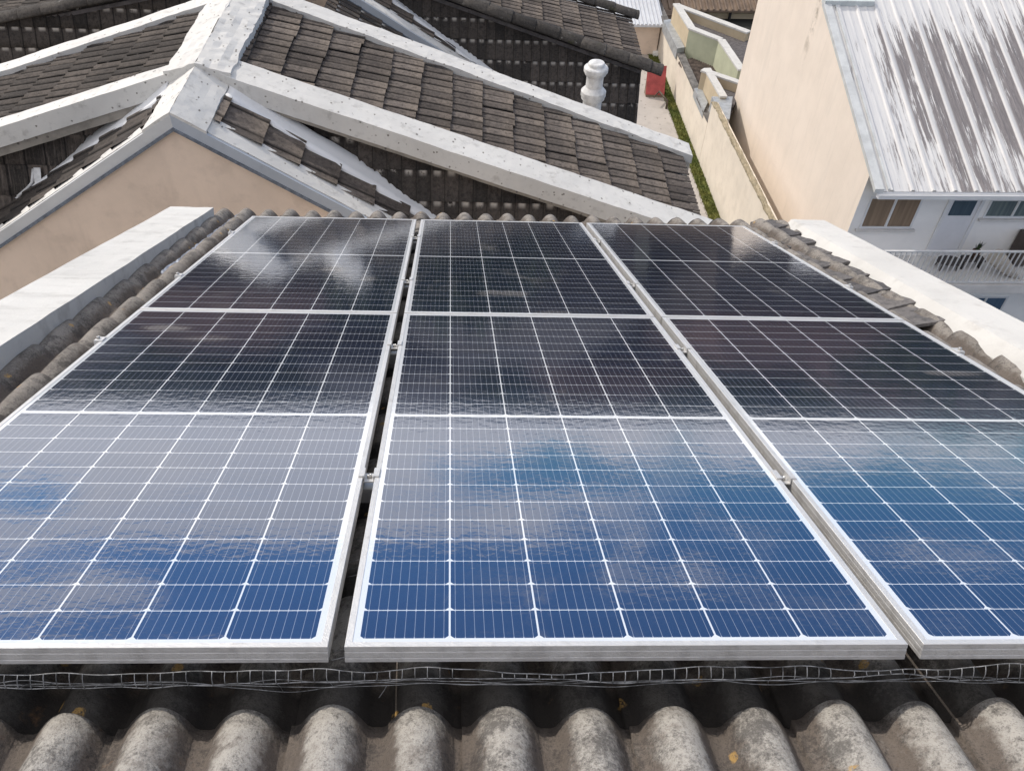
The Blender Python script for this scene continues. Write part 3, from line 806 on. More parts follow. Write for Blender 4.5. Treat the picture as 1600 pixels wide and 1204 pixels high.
for i in range(6, 455, 1):
    if i % 3 == 0 and noise.noise(Vector((i * .09, 4, 4))) < 0.22:
        k = 0.0065 * (0.6 + 0.4 * noise.noise(Vector((i, 1, 1))))
        p, q = w_top[i], w_mid[max(0, i - 0)]
        mid = (p + q) / 2 + PN * 0.001 - PY * k
        q = q + PX * 0.006 * noise.noise(Vector((i * .31, 2, 1))); b.tube([p + PN * .001, p.lerp(mid, 0.5) - PY * k * .3, mid, q.lerp(mid, 0.5) - PY * k * .3, q - PN * .001], 0.0009, 5)
    if i % 12 == 3 or (i < 120 and i % 6 == 2):
        p, q = w_mid[i], w_d[min(459, i + 1)]; b.tube([p, (p + q) / 2 + PY * .004, q], 0.0006, 4)
for x, dy in ((0.075, 0.02), (1.60, -0.015)):
    p = rp(x, 0.002, -0.09); b.tube([p, p + PX * (-0.004) - PN * 0.010, p - PX * 0.014 - PN * 0.020 + PY * -.01], 0.0008, 4)
for k, yy in enumerate((0.03, 0.055, 0.30, 0.33, 0.36)):
    p = rp(-0.03 if k < 2 else -0.03, yy, -0.055); b.tube([p, rp(0.0, yy + .004, -0.050)], 0.0007, 4)
b.done('wire_netting', MT['wire'], None, label='crumpled galvanised wire netting strung below the front edge of the near panels', cat='wire netting')

# ================================================================== NEIGHBOUR ROW HOUSES
HS, HB = 0.277, 0.112            # side slope fall, skew of hip line
FA = 2.475                       # rise of the steep front slope
def house(u0, v0, z0, name, label, near, HSL=0.277):
    P = lambda u, v, z: nb(u0 + u, v0 + v, z0 + z)
    base = P(0, 3, 0); base.z = GZ
    h = thing(name, label, 'house', base)
    gr, gl = 0.625, 0.65
    HSR = 0.277
    HS = HSR
    hs_ = {1: HSR, -1: HSL}
    # ---- gable wall
    b = B()
    wv = 0.035
    zb = GZ - NA.z - z0 + 0.0
    ue = 5.0
    zl = lambda u: -(gr if u > 0 else gl) * abs(u) - 0.14
    pts = [P(-3.4, wv, zl(-3.4)), P(0, wv, -0.14), P(3.4, wv, zl(3.4)), P(3.4, wv, zb), P(-3.4, wv, zb)]
    b.face(pts); b.face([p + NV * 0.2 for p in pts][::-1])
    b.done('gable_wall', MT['gable_wall'], h, recalc=False)
    # ---- fascia boards (grey, in shade) and white verge caps
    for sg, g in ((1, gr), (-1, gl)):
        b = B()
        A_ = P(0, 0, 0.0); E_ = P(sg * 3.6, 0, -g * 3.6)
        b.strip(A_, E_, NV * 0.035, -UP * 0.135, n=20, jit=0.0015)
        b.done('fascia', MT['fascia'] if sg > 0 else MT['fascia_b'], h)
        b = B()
        b.strip(P(0, -0.012, -0.118), P(sg * 3.6, -0.012, -g * 3.6 - 0.118), NV * 0.047, -UP * 0.035, n=20, jit=0.003)
        b.done('drip_edge', MT['drip'], h)
        b = B()
        b.strip(P(sg * 0.0, 0.036, 0.008), P(sg * 3.6, 0.036, -g * 3.6 + 0.008), NV * (0.265 if sg > 0 else 0.19), -UP * 0.10, n=60, jit=0.006)
        b.done('verge_cap', MT['white_cap'], h)
    # ---- ridge cap, both sides
    for sg, g in ((1, gr), (-1, gl)):
        b = B()
        b.strip(P(0, 0.004, 0.030), P(0, 0.98, 0.034), NU * sg * 0.29 - UP * 0.29 * g, -UP * 0.05, n=40, jit=0.010)
        b.done('ridge_cap', MT['white_cap'] if near else MT['membrane'], h)
        b = B()
        b.strip(P(0, 0.93, 0.065), P(0, 3.4, 0.075), NU * sg * 0.32 - UP * 0.32 * (HS + 0.06), -UP * 0.12, n=70, jit=0.022)
        b.done('ridge_cap', MT['white_cap'], h)
    # ---- gable extension slopes (strip of tiles and white valley flashing)
    for sg, g in ((1, gr), (-1, gl)):
        d = (NU * sg - UP * g).normalized(); k = math.sqrt(1 + g * g)
        vv = ((lambda u: 0.80 - 0.125 * u) if near else (lambda u: 0.95 - 0.29 * u)) if sg > 0 else (lambda u: 0.68 + 0.04 * u)
        vf = ((lambda u: 0.97 - 0.07 * u) if near else (lambda u: 1.30 - 0.36 * u)) if sg > 0 else (lambda u: 0.92 + 0.04 * u)
        v_tile = [vv(0.28), vv(3.3)]
        c = NV * (1 if sg > 0 else 1)
        O_ = P(0, 0, -0.012)
        poly = [(0.24 if sg > 0 else 0.12, 0.28 * k), (0.24 if sg > 0 else 0.12, 3.3 * k), (v_tile[1], 3.3 * k), (v_tile[0], 0.28 * k)]
        tiles('roof_tiles', O_, c, d, poly, 0.30 if sg > 0 else 0.30, 0.40, prof_flat, 0.035, MT['tiles_slope'] if sg > 0 else MT['tiles_left'], h, samples=14, jit=0.01, seed=20 + sg, phase=0.05)
        under('roof_deck', O_, c, d, [(0.02, 0.1), (0.02, 3.5 * k), (vv(3.5) + 0.05, 3.5 * k), (0.9, 0.1)], 0.06, MT['dark_felt'], h, 0.03)
        # valley flashing: thick trowelled membrane
        b = B(); rings = []
        for i in range(61):
            t = i / 60; u = 0.30 + t * 3.2
            z = -g * u
            va = vv(u) - 0.02; vb_ = vf(u)
            w_ = vb_ - va
            p0 = P(sg * u, va, z)
            j = 0.030 * noise.noise(p0 * 2.2) + 0.012 * noise.noise(p0 * 6)
            j2 = 0.012 * noise.noise(p0 * 4 + UP * 9)
            st = 0.03 * (((u * k / 0.40) % 1.0) - .5)
            zz_ = z + 0.035
            rings.append([P(sg * u, va - 0.03 + j2 + st, z - 0.05), P(sg * u, va - 0.02 + j2 + st, zz_), P(sg * u, va + 0.35 * w_, zz_ - 0.012 + j * .2), P(sg * u, va + 0.7 * w_, zz_ - 0.004),
                          P(sg * u, vb_ + j, zz_ + 0.03 + j * .5), P(sg * u, vb_ + 0.03 + j, zz_ + 0.01), P(sg * u, vb_ + 0.05 + j, z - 0.12)])
        b.sweep(rings, smooth=True)
        b.done('valley_flashing', MT['membrane'], h)
    # ---- steep front slopes either side of the gable
    for sg in (1, -1):
        d = (-NV - UP * FA).normalized(); k = math.sqrt(1 + FA * FA)
        vr = 0.95 if near else 0.80
        vc = (0.94 if sg > 0 else 1.0) if near else 0.75
        if sg < 0 and near: vr = 1.1
        HS = hs_[sg]; UE = 5.15 if sg > 0 else 7.6
        O_ = P(0, vr, -0.72 + (vr - vc) * FA)          # u=0 on the plane
        zr = -0.72 + (vr - vc) * FA
        # coordinates down the slope: distance s -> z = zr - s*FA/k
        def sdist(z): return (zr - z) * k / FA
        hipz = lambda u: -HS * u - (0.17 if near else 0.02)
        poly = [(0.30, sdist(hipz(0.30))), (UE, sdist(hipz(UE))), (UE, sdist(-3.6)), (3.6, sdist(-3.6)), (0.30, sdist(-0.95))]
        tiles('roof_tiles', O_, NU * sg, d, poly, 0.15 if sg > 0 else 0.22, 0.315, prof_flat, 0.022, MT['tiles_front'] if (sg > 0 or not near) else MT['tiles_front_b'], h, samples=8, jit=0.006, seed=31 + sg + near)
        under('roof_deck', O_, NU * sg, d, [(0.2, sdist(hipz(0.2)) + 0.02), (UE - .03, sdist(hipz(UE)) + 0.02), (UE - .03, sdist(-3.8)), (0.2, sdist(-3.8))], 0.05, MT['dark_felt'], h, 0.03)
    # ---- side slopes behind the hips
    for sg in (1, -1):
        HS = hs_[sg]
        d = (NU * sg - UP * HS).normalized(); k = math.sqrt(1 + HS * HS)
        O_ = P(0, 0, -0.06)
        if sg > 0: na, nbk, fa, fb = 1.30, 0.135, 2.95, 0.166
        else: na, nbk, fa, fb = 1.20, 0.16, 2.80, 0.18
        if not near: na, nbk, fa, fb = (0.88, HB, 2.35, 0.0) if sg > 0 else (0.75, 0.03, 3.0, 0.0)
        ue = 5.18 if sg > 0 else 7.6
        ub = ue + 0.12
        poly = [(na - nbk * 0.2, 0.2 * k), (na - nbk * ue, ue * k), (fa - fb * ue, ue * k), (fa - fb * 0.2, 0.2 * k)]
        tiles('roof_tiles', O_, NV, d, poly, 0.15 if sg > 0 else 0.155, 0.36, prof_flat, 0.030, MT['tiles_slope'] if sg > 0 else MT['tiles_left'], h, samples=8, jit=0.014, tjit=0.010, seed=40 + sg + near)
        under('roof_deck', O_, NV, d, [(p[0], p[1] - 0.03) for p in poly], 0.06, MT['dark_felt'], h, 0.035)
        if near:
            # front hip beam (thick, painted) and rear parapet beam
            b = B()
            if sg > 0: n0, n1, w0 = 0.94, 0.112, 0.39
            else: n0, n1, w0 = 0.98, 0.15, 0.24
            A_ = P(sg * 0.22, n0 - n1 * 0.22, -HS * 0.22 + 0.02); E_ = P(sg * ub, n0 - n1 * ub, -HS * ub + 0.02)
            b.strip(A_, E_, NV * w0, -UP * 0.20, n=90, jit=0.007)
            b.done('hip_beam', [MT['white_cap']], h)
            b = B()
            b.strip(A_ + UP * -0.20 + NV * 0.025, E_ + UP * -0.20 + NV * 0.025, NV * 0.20, -UP * (0.05 if sg > 0 else 0.10), n=90, jit=0.012)
            b.done('mortar_bed', MT['dirty_mortar'], h)
            b = B()
            A_ = P(sg * 0.2, fa - fb * 0.2 + 0.0, -HS * 0.2 + 0.02); E_ = P(sg * ub, fa - fb * ub, -HS * ub + 0.02)
            b.strip(A_, E_, NV * 0.30, -UP * 0.10, n=90, jit=0.012)
            b.done('parapet_beam', MT['white_cap'], h)
            b = B()
            b.strip(A_ + NV * 0.06 - UP * 0.09, E_ + NV * 0.06 - UP * 0.09, NV * 0.2, -UP * 2.4, n=10, jit=0.0)
            b.done('parapet_wall', MT['stucco_dirty'], h)
        else:
            q0, q1 = (0.85, HB) if sg > 0 else (0.72, 0.03)
            cap_tiles('hip_tiles', P(sg * 0.25, q0 - q1 * 0.25, -HS * 0.25 + 0.0), P(sg * (ub + .15), q0 - q1 * (ub + .15), -HS * (ub + .15) + 0.0), 0.15, 0.40, MT['ridge_tile'], h, seed=5 + sg)
            cap_tiles('hip_tiles', P(sg * 0.2, fa + 0.02, -HS * 0.2 + 0.02), P(sg * ub, fa + 0.02, -HS * ub + 0.02), 0.13, 0.40, MT['ridge_tile'], h, seed=9 + sg)
            # lower strip of roof reaching toward the camera, below the gable verge
            gq = gr if sg > 0 else gl
            d2 = (NU * sg - UP * gq).normalized()
            tiles('roof_tiles', P(0, 0, -0.15), NV, d2, [(-3.0, 0.2), (-3.0, 4.5), (0.02, 4.5), (0.02, 0.2)], 0.15, 0.36, prof_flat, 0.03, MT['tiles_front'], h, samples=8, seed=60 + sg)
    # ---- body
    b = B()
    p = [P(-4.8, 0.9, zb), P(4.8, 0.9, zb), P(4.8, 3.4, zb), P(-4.8, 3.4, zb)]
    q = [P(-4.8, 0.9, -2.0), P(4.8, 0.9, -2.0), P(4.8, 3.4, -2.0), P(-4.8, 3.4, -2.0)]
    b.hexa(p + q)
    b.done('wall', MT['stucco_dirty'], h)
    return h
house(0, 0, 0, 'terraced_house', 'terraced house with tan gable, white ridge and thick white beams over dark cement tiles', 1)
house(0.25, 6.3, -0.95, 'terraced_house', 'farther terraced house with blackened front slope and mossy hip tiles', 0, 0.20)
# link between both houses, hidden low roof
# vent pipe with two collars
vb_ = at(930, 165, 1, NA.y + 4.3)
b = B()
z1 = at(930, 97, 1, vb_.y).z
r1 = 0.125
def zz_at(py): return at(930, py, 1, vb_.y).z
zq = lambda py: zz_at(py) - z1
prof = [(0.135, -2.2), (0.135, zq(154)), (0.165, zq(153.5)), (0.165, zq(149)), (0.178, zq(148.5)), (0.178, zq(142)), (0.165, zq(140.5)), (0.125, zq(136)), (0.12, zq(135)), (0.12, zq(116)), (0.150, zq(115.5)), (0.150, zq(112)), (0.17, zq(111.5)),
        (0.17, zq(106)), (0.16, zq(104.5)), (0.118, zq(103)), (0.115, zq(99)), (0.105, zq(97.5)), (0.06, zq(96.5)), (0.001, zq(96))]
vx = at(930, 120, 1, vb_.y).x + 0.0
for (ra, za_), (rb, zb_) in zip(prof[:-1], prof[1:]):
    rgs = [[Vector((vx, vb_.y, z1)) + Vector((math.cos(2 * math.pi * k / 40) * r, math.sin(2 * math.pi * k / 40) * r, z)) for k in range(40)] for r, z in ((ra, za_), (rb, zb_))]
    b.sweep(rgs, cap=False)
b.done('vent_pipe', MT['white_plastic'], None, label='white two-collared vent pipe rising behind the white roof beam', cat='vent pipe')

# broken white plastic bracket lying on the left front slope
def on_front(x, y, lift=0.0):
    d = (-NV - UP * FA).normalized(); nn = NU.cross(d).normalized()
    if nn.z < 0: nn = -nn
    P0 = nb(0, 1.0, -0.72) + nn * (lift + 0.02)
    r = ray(x, y); return CAM + r * ((P0 - CAM).dot(nn) / r.dot(nn))
b = B()
q = [on_front(x, y, 0.05) for x, y in ((52, 262), (63, 262), (66, 298), (55, 299))]
q2 = [on_front(x, y, 0.0) for x, y in ((52, 262), (63, 262), (66, 298), (55, 299))]
b.hexa(q2 + q)
b.tube([on_front(52, 264, .03), on_front(50, 285, .05), on_front(44, 293, .05), on_front(28, 307, .03)], 0.016, 8)
b.done('broken_bracket', MT['white_plastic'], None, label='broken white plastic bracket with a bent arm lying on the dark tiles at the left', cat='bracket')

# ================================================================== RIGHT-HAND HOUSE
rh = thing('two_storey_house', 'cream and white house with peeling white metal roof and a railed balcony, at the right', 'house', (12, 18, GZ))
XW, YFc, YE, YRg = 9.36, 15.6, 15.12, 21.2
ZE = at(1350, 298, 1, YE).z
SL = math.tan(R_(18.6))
zroof = lambda y: ZE + (y - YE) * SL
# side wall (tall, cream) with a joint line where it was extended
b = B()
zt = zroof(YRg) - 0.05
yb = 25.5
poly = [(15.6, GZ), (yb, GZ), (yb, zt + 0.3), (21.6, zt + 0.3), (21.4, zt - 0.02), (21.0, zroof(21.0) - 0.06), (15.6, zroof(15.6) - 0.06)]
front = [Vector((XW, y, z)) for y, z in poly]; back = [Vector((XW + 0.25, y, z)) for y, z in poly]
b.face(front); b.face(back[::-1])
for i in range(len(poly)):
    k = (i + 1) % len(poly); b.face([front[i], front[k], back[k], back[i]])
q = M('cream_stucco_side')
n1 = q.noise(0.9, 8, 0.65); n2 = q.noise(1.0, 6, 0.7, q.map(scale=(1.5, 1.5, 0.3)))
col = q.mix(q.ramp(n1, 0.35, 0.7), (0.80, 0.70, 0.60, 1), (0.74, 0.645, 0.55, 1))
col = q.mix(q.math('MULTIPLY', q.ramp(n2, 0.46, 0.74), 0.42), col, (0.62, 0.55, 0.47, 1))
col = q.mix(q.math('MULTIPLY', q.ramp(q.noise(1.0, 7, 0.75, q.map(scale=(6, 6, 0.35))), 0.56, 0.72), 0.28), col, (0.50, 0.44, 0.37, 1))
s3 = q.xyz()
# rain stain under the roof's upper corner
yy = q.math('ADD', s3[1], q.math('MULTIPLY', q.math('SUBTRACT', q.noise(2.5, 5, 0.6), 0.5), 0.35))
line = q.ramp(q.math('ABSOLUTE', q.math('SUBTRACT', yy, 20.95)), 0.03, 0.22, 1, 0)
fade = q.math('MULTIPLY', q.ramp(s3[2], zt - 2.3, zt - 0.5), q.ramp(q.noise(3.5, 6, 0.7), 0.38, 0.62))
col = q.mix(q.math('MULTIPLY', q.math('MULTIPLY', line, fade), 0.75), col, (0.22, 0.18, 0.13, 1))
q.set(Base_Color=col, Roughness=0.9); q.bump(q.noise(60, 5, 0.7), 0.2, 0.01)
b.done('side_wall', q.m, rh, label='tall cream side wall with a dark rain stain')
# facade
b = B()
b.abox(XW + 0.25, 19.0, YFc, YFc + 0.25, GZ, zroof(YFc) - 0.08)
b.abox(XW, XW + 0.25, YFc - 0.004, YFc, GZ, zroof(YFc) - 0.12)
b.done('wall', MT['white_wall'], rh)
b = B(); b.abox(18.75, 19.0, YFc + .25, yb, GZ, zt); b.abox(XW + .25, 19, yb - .25, yb, GZ, zt); b.done('wall', MT['white_wall'], rh)
# metal roof: trapezoidal sheets, white paint peeling off
def metal_mat():
    q = M('peeling_white_sheet')
    s3 = q.xyz(); uv = q.xyz(q.tc.outputs['UV'])
    st = q.noise(1.0, 9, 0.72, q.map(scale=(12.0, 0.5, 0.5)))
    st2 = q.noise(1.0, 8, 0.75, q.map(scale=(38.0, 2.0, 2.0), loc=(3, 1, 0)))
    big = q.noise(0.5, 4, 0.55, q.map(scale=(1.2, 0.6, 0.6), loc=(1.7, 0, 0)))
    # sheets painted earlier at the right have lost more paint
    ex = q.ramp(s3[0], XW + 0.2, XW + 2.6, -0.07, 0.035)
    up = q.ramp(s3[1], 17.0, 22.8, 0.035, -0.075)
    m_ = q.math('ADD', q.math('ADD', q.math('MULTIPLY', st, 0.62), q.math('MULTIPLY', st2, 0.38)), q.math('ADD', q.math('MULTIPLY', q.math('SUBTRACT', big, 0.5), 0.5), q.math('ADD', ex, up)))
    peel = q.ramp(m_, 0.49, 0.55)
    rib = q.ramp(uv[0], 0.25, 0.5)                       # 1 on ribs
    peel = q.math('MULTIPLY', peel, q.math('SUBTRACT', 1.0, q.math('MULTIPLY', rib, 0.93)))
    bare = q.mix(q.ramp(st2, 0.35, 0.65), (0.13, 0.118, 0.118, 1), (0.235, 0.21, 0.205, 1))
    paint = q.mix(q.ramp(st, 0.35, 0.65), (0.64, 0.625, 0.60, 1), (0.54, 0.535, 0.535, 1))
    q.set(Base_Color=q.mix(peel, paint, bare), Roughness=0.62)
    return q.m
MT['metal_roof'] = metal_mat()
b = B()
rp_ = 0.475
def rprof():
    xs = [(XW + 0.15, 0, 0)]
    x = XW + 0.30
    while x < 19.0:
        xs += [(x, 0, 0.3), (x + 0.025, 0.040, 1), (x + 0.075, 0.040, 1), (x + 0.105, 0, 0.5), (x + 0.24, 0.0, 0), (x + 0.285, 0.008, 0), (x + 0.33, 0, 0)]
        x += rp_
    return xs
xs = rprof()
ytop = 24.0
ys = [YE - 0.02, 17, 19, 20.72, ytop]
for a in range(len(xs) - 1):
    for c_ in range(len(ys) - 1):
        x0, h0, r0 = xs[a]; x1, h1, r1_ = xs[a + 1]
        y0, y1 = ys[c_], ys[c_ + 1]
        if x0 < XW + 1.15 and y0 >= 20.7: continue
        b.face([Vector((x0, y0, zroof(y0) + h0)), Vector((x1, y0, zroof(y0) + h1)), Vector((x1, y1, zroof(y1) + h1)), Vector((x0, y1, zroof(y1) + h0))],
               uvs=[(r0, 0), (r1_, 0), (r1_, 1), (r0, 1)])
bmesh.ops.remove_doubles(b.bm, verts=b.bm.verts, dist=1e-4)
b.done('roof', MT['metal_roof'], rh)
b = B(); b.hexa([Vector((XW + .26, YE + .03, zroof(YE + .03) - 0.09)), Vector((19, YE + .03, zroof(YE + .03) - 0.09)), Vector((19, 21, zroof(21) - 0.09)), Vector((XW + .26, 21, zroof(21) - 0.09)),
                 Vector((XW + .26, YE + .03, zroof(YE + .03) - 0.02)), Vector((19, YE + .03, zroof(YE + .03) - 0.02)), Vector((19, 21, zroof(21) - 0.02)), Vector((XW + .26, 21, zroof(21) - 0.02))])
b.done('soffit', MT['white_wall'], rh)
# barge flashing along the rake, with step at the ridge end
b = B()
b.strip(Vector((XW - 0.03, YE - 0.03, zroof(YE) + 0.06)), Vector((XW - 0.03, 20.7, zroof(20.7) + 0.06)), Vector((0.20, 0, 0)), Vector((0, 0, -0.10)), n=10, jit=0.003)
b.strip(Vector((XW + 0.27, YE - 0.0, zroof(YE) + 0.05)), Vector((XW + 0.27, 20.6, zroof(20.6) + 0.05)), Vector((0.05, 0, 0)), Vector((0, 0, -0.04)), n=10, jit=0.002)
b.done('barge_flashing', plain('barge_sheet', (0.54, 0.55, 0.54, 1), 0.5, 0.08, 3), rh)
b = B()
b.abox(XW - 0.0, XW + 1.25, 20.62, 20.86, zroof(20.8) - .05, zroof(20.8) + 0.07)
b.done('ridge_flashing', plain('ridge_sheet', (0.55, 0.58, 0.57, 1), 0.5, 0.08, 3), rh)
b = B(); b.abox(XW + 0.30, XW + 1.2, 20.95, 23.5, zroof(21) - .6, zroof(21) + 0.02); b.done('roof_box', plain('brown_box', (0.28, 0.24, 0.22, 1), 0.8, 0.1, 2), rh)
# gutter
b = B()
zg = ZE - 0.03
prof = [(-0.02, 0.0), (-0.02, -0.10), (0.10, -0.10), (0.12, 0.0), (0.105, 0.0), (0.09, -0.085), (-0.005, -0.085), (-0.005, 0.0)]
b.sweep([[Vector((x, YE - 0.12 + p[0], zg + p[1])) for p in prof] for x in (XW + 0.05, 19.0)], smooth=False)
b.done('gutter', MT['window_frame'], rh)
b = B(); b.abox(XW + 0.26, 19, YE + 0.0, YE + 0.03, ZE - 0.14, ZE - 0.02); b.done('eave_board', MT['white_wall'], rh)

def window(x0, x1, z0, z1, panes, glass, nm, lab=None, sill=True, y=YFc):
    b = B(); d = 0.05; fw = 0.05
    b.abox(x0, x1, y - 0.02, y + d, z0, z0 + fw); b.abox(x0, x1, y - 0.02, y + d, z1 - fw, z1)
    b.abox(x0, x0 + fw, y - 0.018, y + d, z0 + fw, z1 - fw); b.abox(x1 - fw, x1, y - 0.018, y + d, z0 + fw, z1 - fw)
    for i in range(1, panes):
        xm = x0 + (x1 - x0) * i / panes
        b.abox(xm - 0.022, xm + 0.022, y - 0.016, y + d, z0 + fw, z1 - fw)
    f = b.done('window', MT['window_frame'], rh, label=lab)
    for i in range(panes):
        xa = x0 + (x1 - x0) * i / panes + 0.035; xb = x0 + (x1 - x0) * (i + 1) / panes - 0.035
        b = B(); b.abox(xa, xb, y - 0.006, y - 0.001, z0 + 0.04, z1 - 0.04)
        b.done('pane', glass, f)
    if sill:
        b = B(); b.abox(x0 - 0.08, x1 + 0.08, y - 0.09, y - 0.021, z0 - 0.05, z0 + 0.0)
        b.done('sill', MT['slab'], f)
    return f
def glass(name, c, streak=None, rough=0.08):
    q = M(name)
    if streak:
        nn = q.noise(1.0, 5, 0.6, q.map(scale=(16, 1, 0.6)))
        q.set(Base_Color=q.mix(q.ramp(nn, 0.35, 0.65), c, streak))
    else: q.set(Base_Color=c)
    q.p.inputs['Roughness'].default_value = rough
    return q.m
GL_C = glass('glass_over_brown_curtain', (0.20, 0.145, 0.10, 1), (0.27, 0.195, 0.135, 1), 0.25)
GL_B = glass('glass_blue_grey', (0.055, 0.085, 0.115, 1), (0.075, 0.11, 0.14, 1))
GL_G = glass('glass_grey_green', (0.10, 0.13, 0.14, 1), (0.16, 0.20, 0.20, 1))
def fz(x, y): p = at(x, y, 1, YFc); return p.x, p.z
wa = fz(1358, 308); wb = fz(1347, 355); wc = fz(1444, 308)
window(fz(1360, 309)[0], fz(1444, 309)[0], fz(1347, 356)[1], fz(1362, 308)[1] + 0.02, 2, GL_C, 'window', 'sliding window with brown curtain')
# door with glazed upper light
xa, za = fz(1490, 313); xb, _ = fz(1534, 313)
ZF = at(1533, 447, 1, 14.48).z + 0.05
b = B()
b.abox(xa - 0.12, xa - 0.04, YFc - 0.03, YFc + 0.05, ZF, za + 0.10); b.abox(xb, xb + 0.08, YFc - 0.03, YFc + 0.05, ZF, za + 0.10); b.abox(xa - 0.04, xb, YFc - 0.03, YFc + 0.05, za + 0.03, za + 0.10)
dr = b.done('door_frame', MT['window_frame'], rh)
b = B(); b.abox(xa - 0.04, xb, YFc - 0.012, YFc - 0.002, ZF, za + 0.03); b.done('door', plain('door_paint', (0.70, 0.70, 0.72, 1), 0.6, 0.03, 2), rh)
b = B(); b.abox(xa + 0.02, xb - 0.10, YFc - 0.020, YFc - 0.013, fz(1483, 336)[1], za - 0.0); b.done('door_light', GL_B, rh)
window(fz(1548, 313)[0], fz(1640, 313)[0], fz(1545, 340)[1], fz(1548, 312)[1] + 0.03, 2, GL_G, 'window', 'grey-green sliding window')
# balcony
YR = 14.48
b = B()
b.abox(9.5, 19.0, YR - 0.06, YFc - 0.01, ZF - 0.22, ZF)
b.abox(9.5, 19.0, YR - 0.075, YR - 0.055, ZF - 0.20, ZF + 0.03)
b.done('balcony_slab', MT['slab'], rh)
zr1 = at(1563, 392, 1, YR).z; xr0 = at(1383, 390, 1, YR).x
rl = B()
rl.abox(xr0, 19.0, YR - 0.025, YR + 0.025, zr1 - 0.035, zr1)
rl.abox(xr0, 19.0, YR - 0.018, YR + 0.018, ZF + 0.06, ZF + 0.09)
rail_ob = rl.done('railing', MT['rail_paint'], rh)
b0 = B(); b0.abox(-0.012, 0.012, -0.012, 0.012, ZF + 0.09, zr1 - 0.035)
bar = b0.done('baluster', MT['rail_paint'], rail_ob)
bar_me = bar.data
xx = xr0 + 0.02; first = True
cnt = 0
while xx < 18.9 and cnt < 60:
    if first: o = bar; first = False
    else:
        o = bar.copy(); COL.objects.link(o)
    o.location = (xx, YR, 0)
    xx += 0.125; cnt += 1
# lower floor window
p0 = at(1545, 460, 1, YFc); 
window(p0.x - 0.55, p0.x + 0.55, p0.z - 1.3, p0.z - 0.05, 2, glass('glass_blue', (0.07, 0.12, 0.19, 1), (0.10, 0.15, 0.22, 1)), 'window', 'blue-tinted lower window', sill=False)

# things on the balcony
zf = ZF
pp = at(1500, 397, 1, 14.95)
def onfl(x, y, z=None): return at(x, y, 2, zf if z is None else z)
# dark slatted bench seen through the bars
p0, p1, p2, p3 = [at(x, y, 2, zf + 0.22) for x, y in ((1463, 399), (1497, 399), (1504, 414), (1470, 412))]
t = thing('low_table', 'low dark oval table behind the white balcony railing', 'table', (p0 + p2) / 2 - UP * 0.22)
c0 = (p0 + p2) / 2
b = B(); b.lathe((0, 0, 0), [(0.001, 0), (0.26, 0), (0.27, 0.012), (0.26, 0.025), (0.001, 0.025)], 24)
for v in b.bm.verts: v.co = Vector((v.co.x * 1.15, v.co.y * 0.75, v.co.z)) + c0 - UP * 0.025
b.done('table_top', MT['dark_cloth'], t)
for sx, sy in ((1, 1), (1, -1), (-1, 1), (-1, -1)):
    b = B(); q0 = c0 + Vector((sx * 0.17, sy * 0.10, -0.02)); b.tube([q0, q0 + Vector((sx * .03, sy * .02, -0.20))], 0.014, 6); b.done('leg', MT['dark_cloth'], t)
# potted plant on a small dark ledge
pb = at(1527, 391, 1, 15.15)
t = thing('potted_plant', 'small spiky dark green potted plant on the balcony rail line', 'plant', (pb.x, pb.y, zf))
b = B(); b.lathe((pb.x, pb.y, pb.z - 0.22), [(0.001, 0), (0.07, 0), (0.09, 0.19), (0.10, 0.19), (0.10, 0.215), (0.085, 0.215), (0.08, 0.18), (0.001, 0.18)], 16); b.done('pot', MT['terracotta'], t)
b = B(); rng = random.Random(4)
for i in range(26):
    a = rng.uniform(0, 6.28); r = rng.uniform(0.03, 0.12); hgt = rng.uniform(0.12, 0.34)
    p = Vector((pb.x, pb.y, pb.z - 0.03)); e = p + Vector((math.cos(a) * r, math.sin(a) * r, hgt)); s = Vector((-math.sin(a), math.cos(a), 0)) * 0.014
    b.face([p - s, p + s, (p + e) / 2 + s * 1.6, e]); 
b.done('leaves', MT['leaf'], t, recalc=False)
b = B(); b.abox(pb.x - 0.26, pb.x + 0.26, pb.y - 0.12, pb.y + 0.12, pb.z - 0.26, pb.z - 0.221)
for sx in (-1, 1): b.abox(pb.x + sx * 0.22 - 0.015, pb.x + sx * 0.22 + 0.015, pb.y - 0.1, pb.y + 0.1, zf + 0.002, pb.z - 0.26)
b.done('plant_stand', MT['dark_cloth'], None, label='dark narrow bench under the potted plant on the balcony', cat='bench')
# tall dark cabinet at the picture's right edge
pc = at(1592, 400, 1, 15.3)
t = thing('storage_cabinet', 'dark brown cabinet against the balcony wall at the right edge', 'cabinet', (pc.x + .2, 15.35, zf))
zt_ = at(1592, 368, 1, 15.3).z
b = B(); b.abox(pc.x - 0.12, pc.x + 0.75, 15.15, 15.55, zf + 0.04, zt_); b.bevel(0.01, 1); b.done('body', plain('cabinet_brown', (0.085, 0.07, 0.065, 1), 0.7, 0.1, 4), t)
b = B(); b.abox(pc.x - 0.10, pc.x + 0.31, 15.13, 15.149, zf + 0.07, zt_ - 0.03); b.done('door', plain('cabinet_door', (0.095, 0.08, 0.07, 1), 0.6, 0.1, 4), t)
b = B(); b.abox(pc.x + 0.325, pc.x + 0.73, 15.13, 15.149, zf + 0.07, zt_ - 0.03); b.done('door', plain('cabinet_door_b', (0.095, 0.08, 0.07, 1), 0.6, 0.1, 4), t)
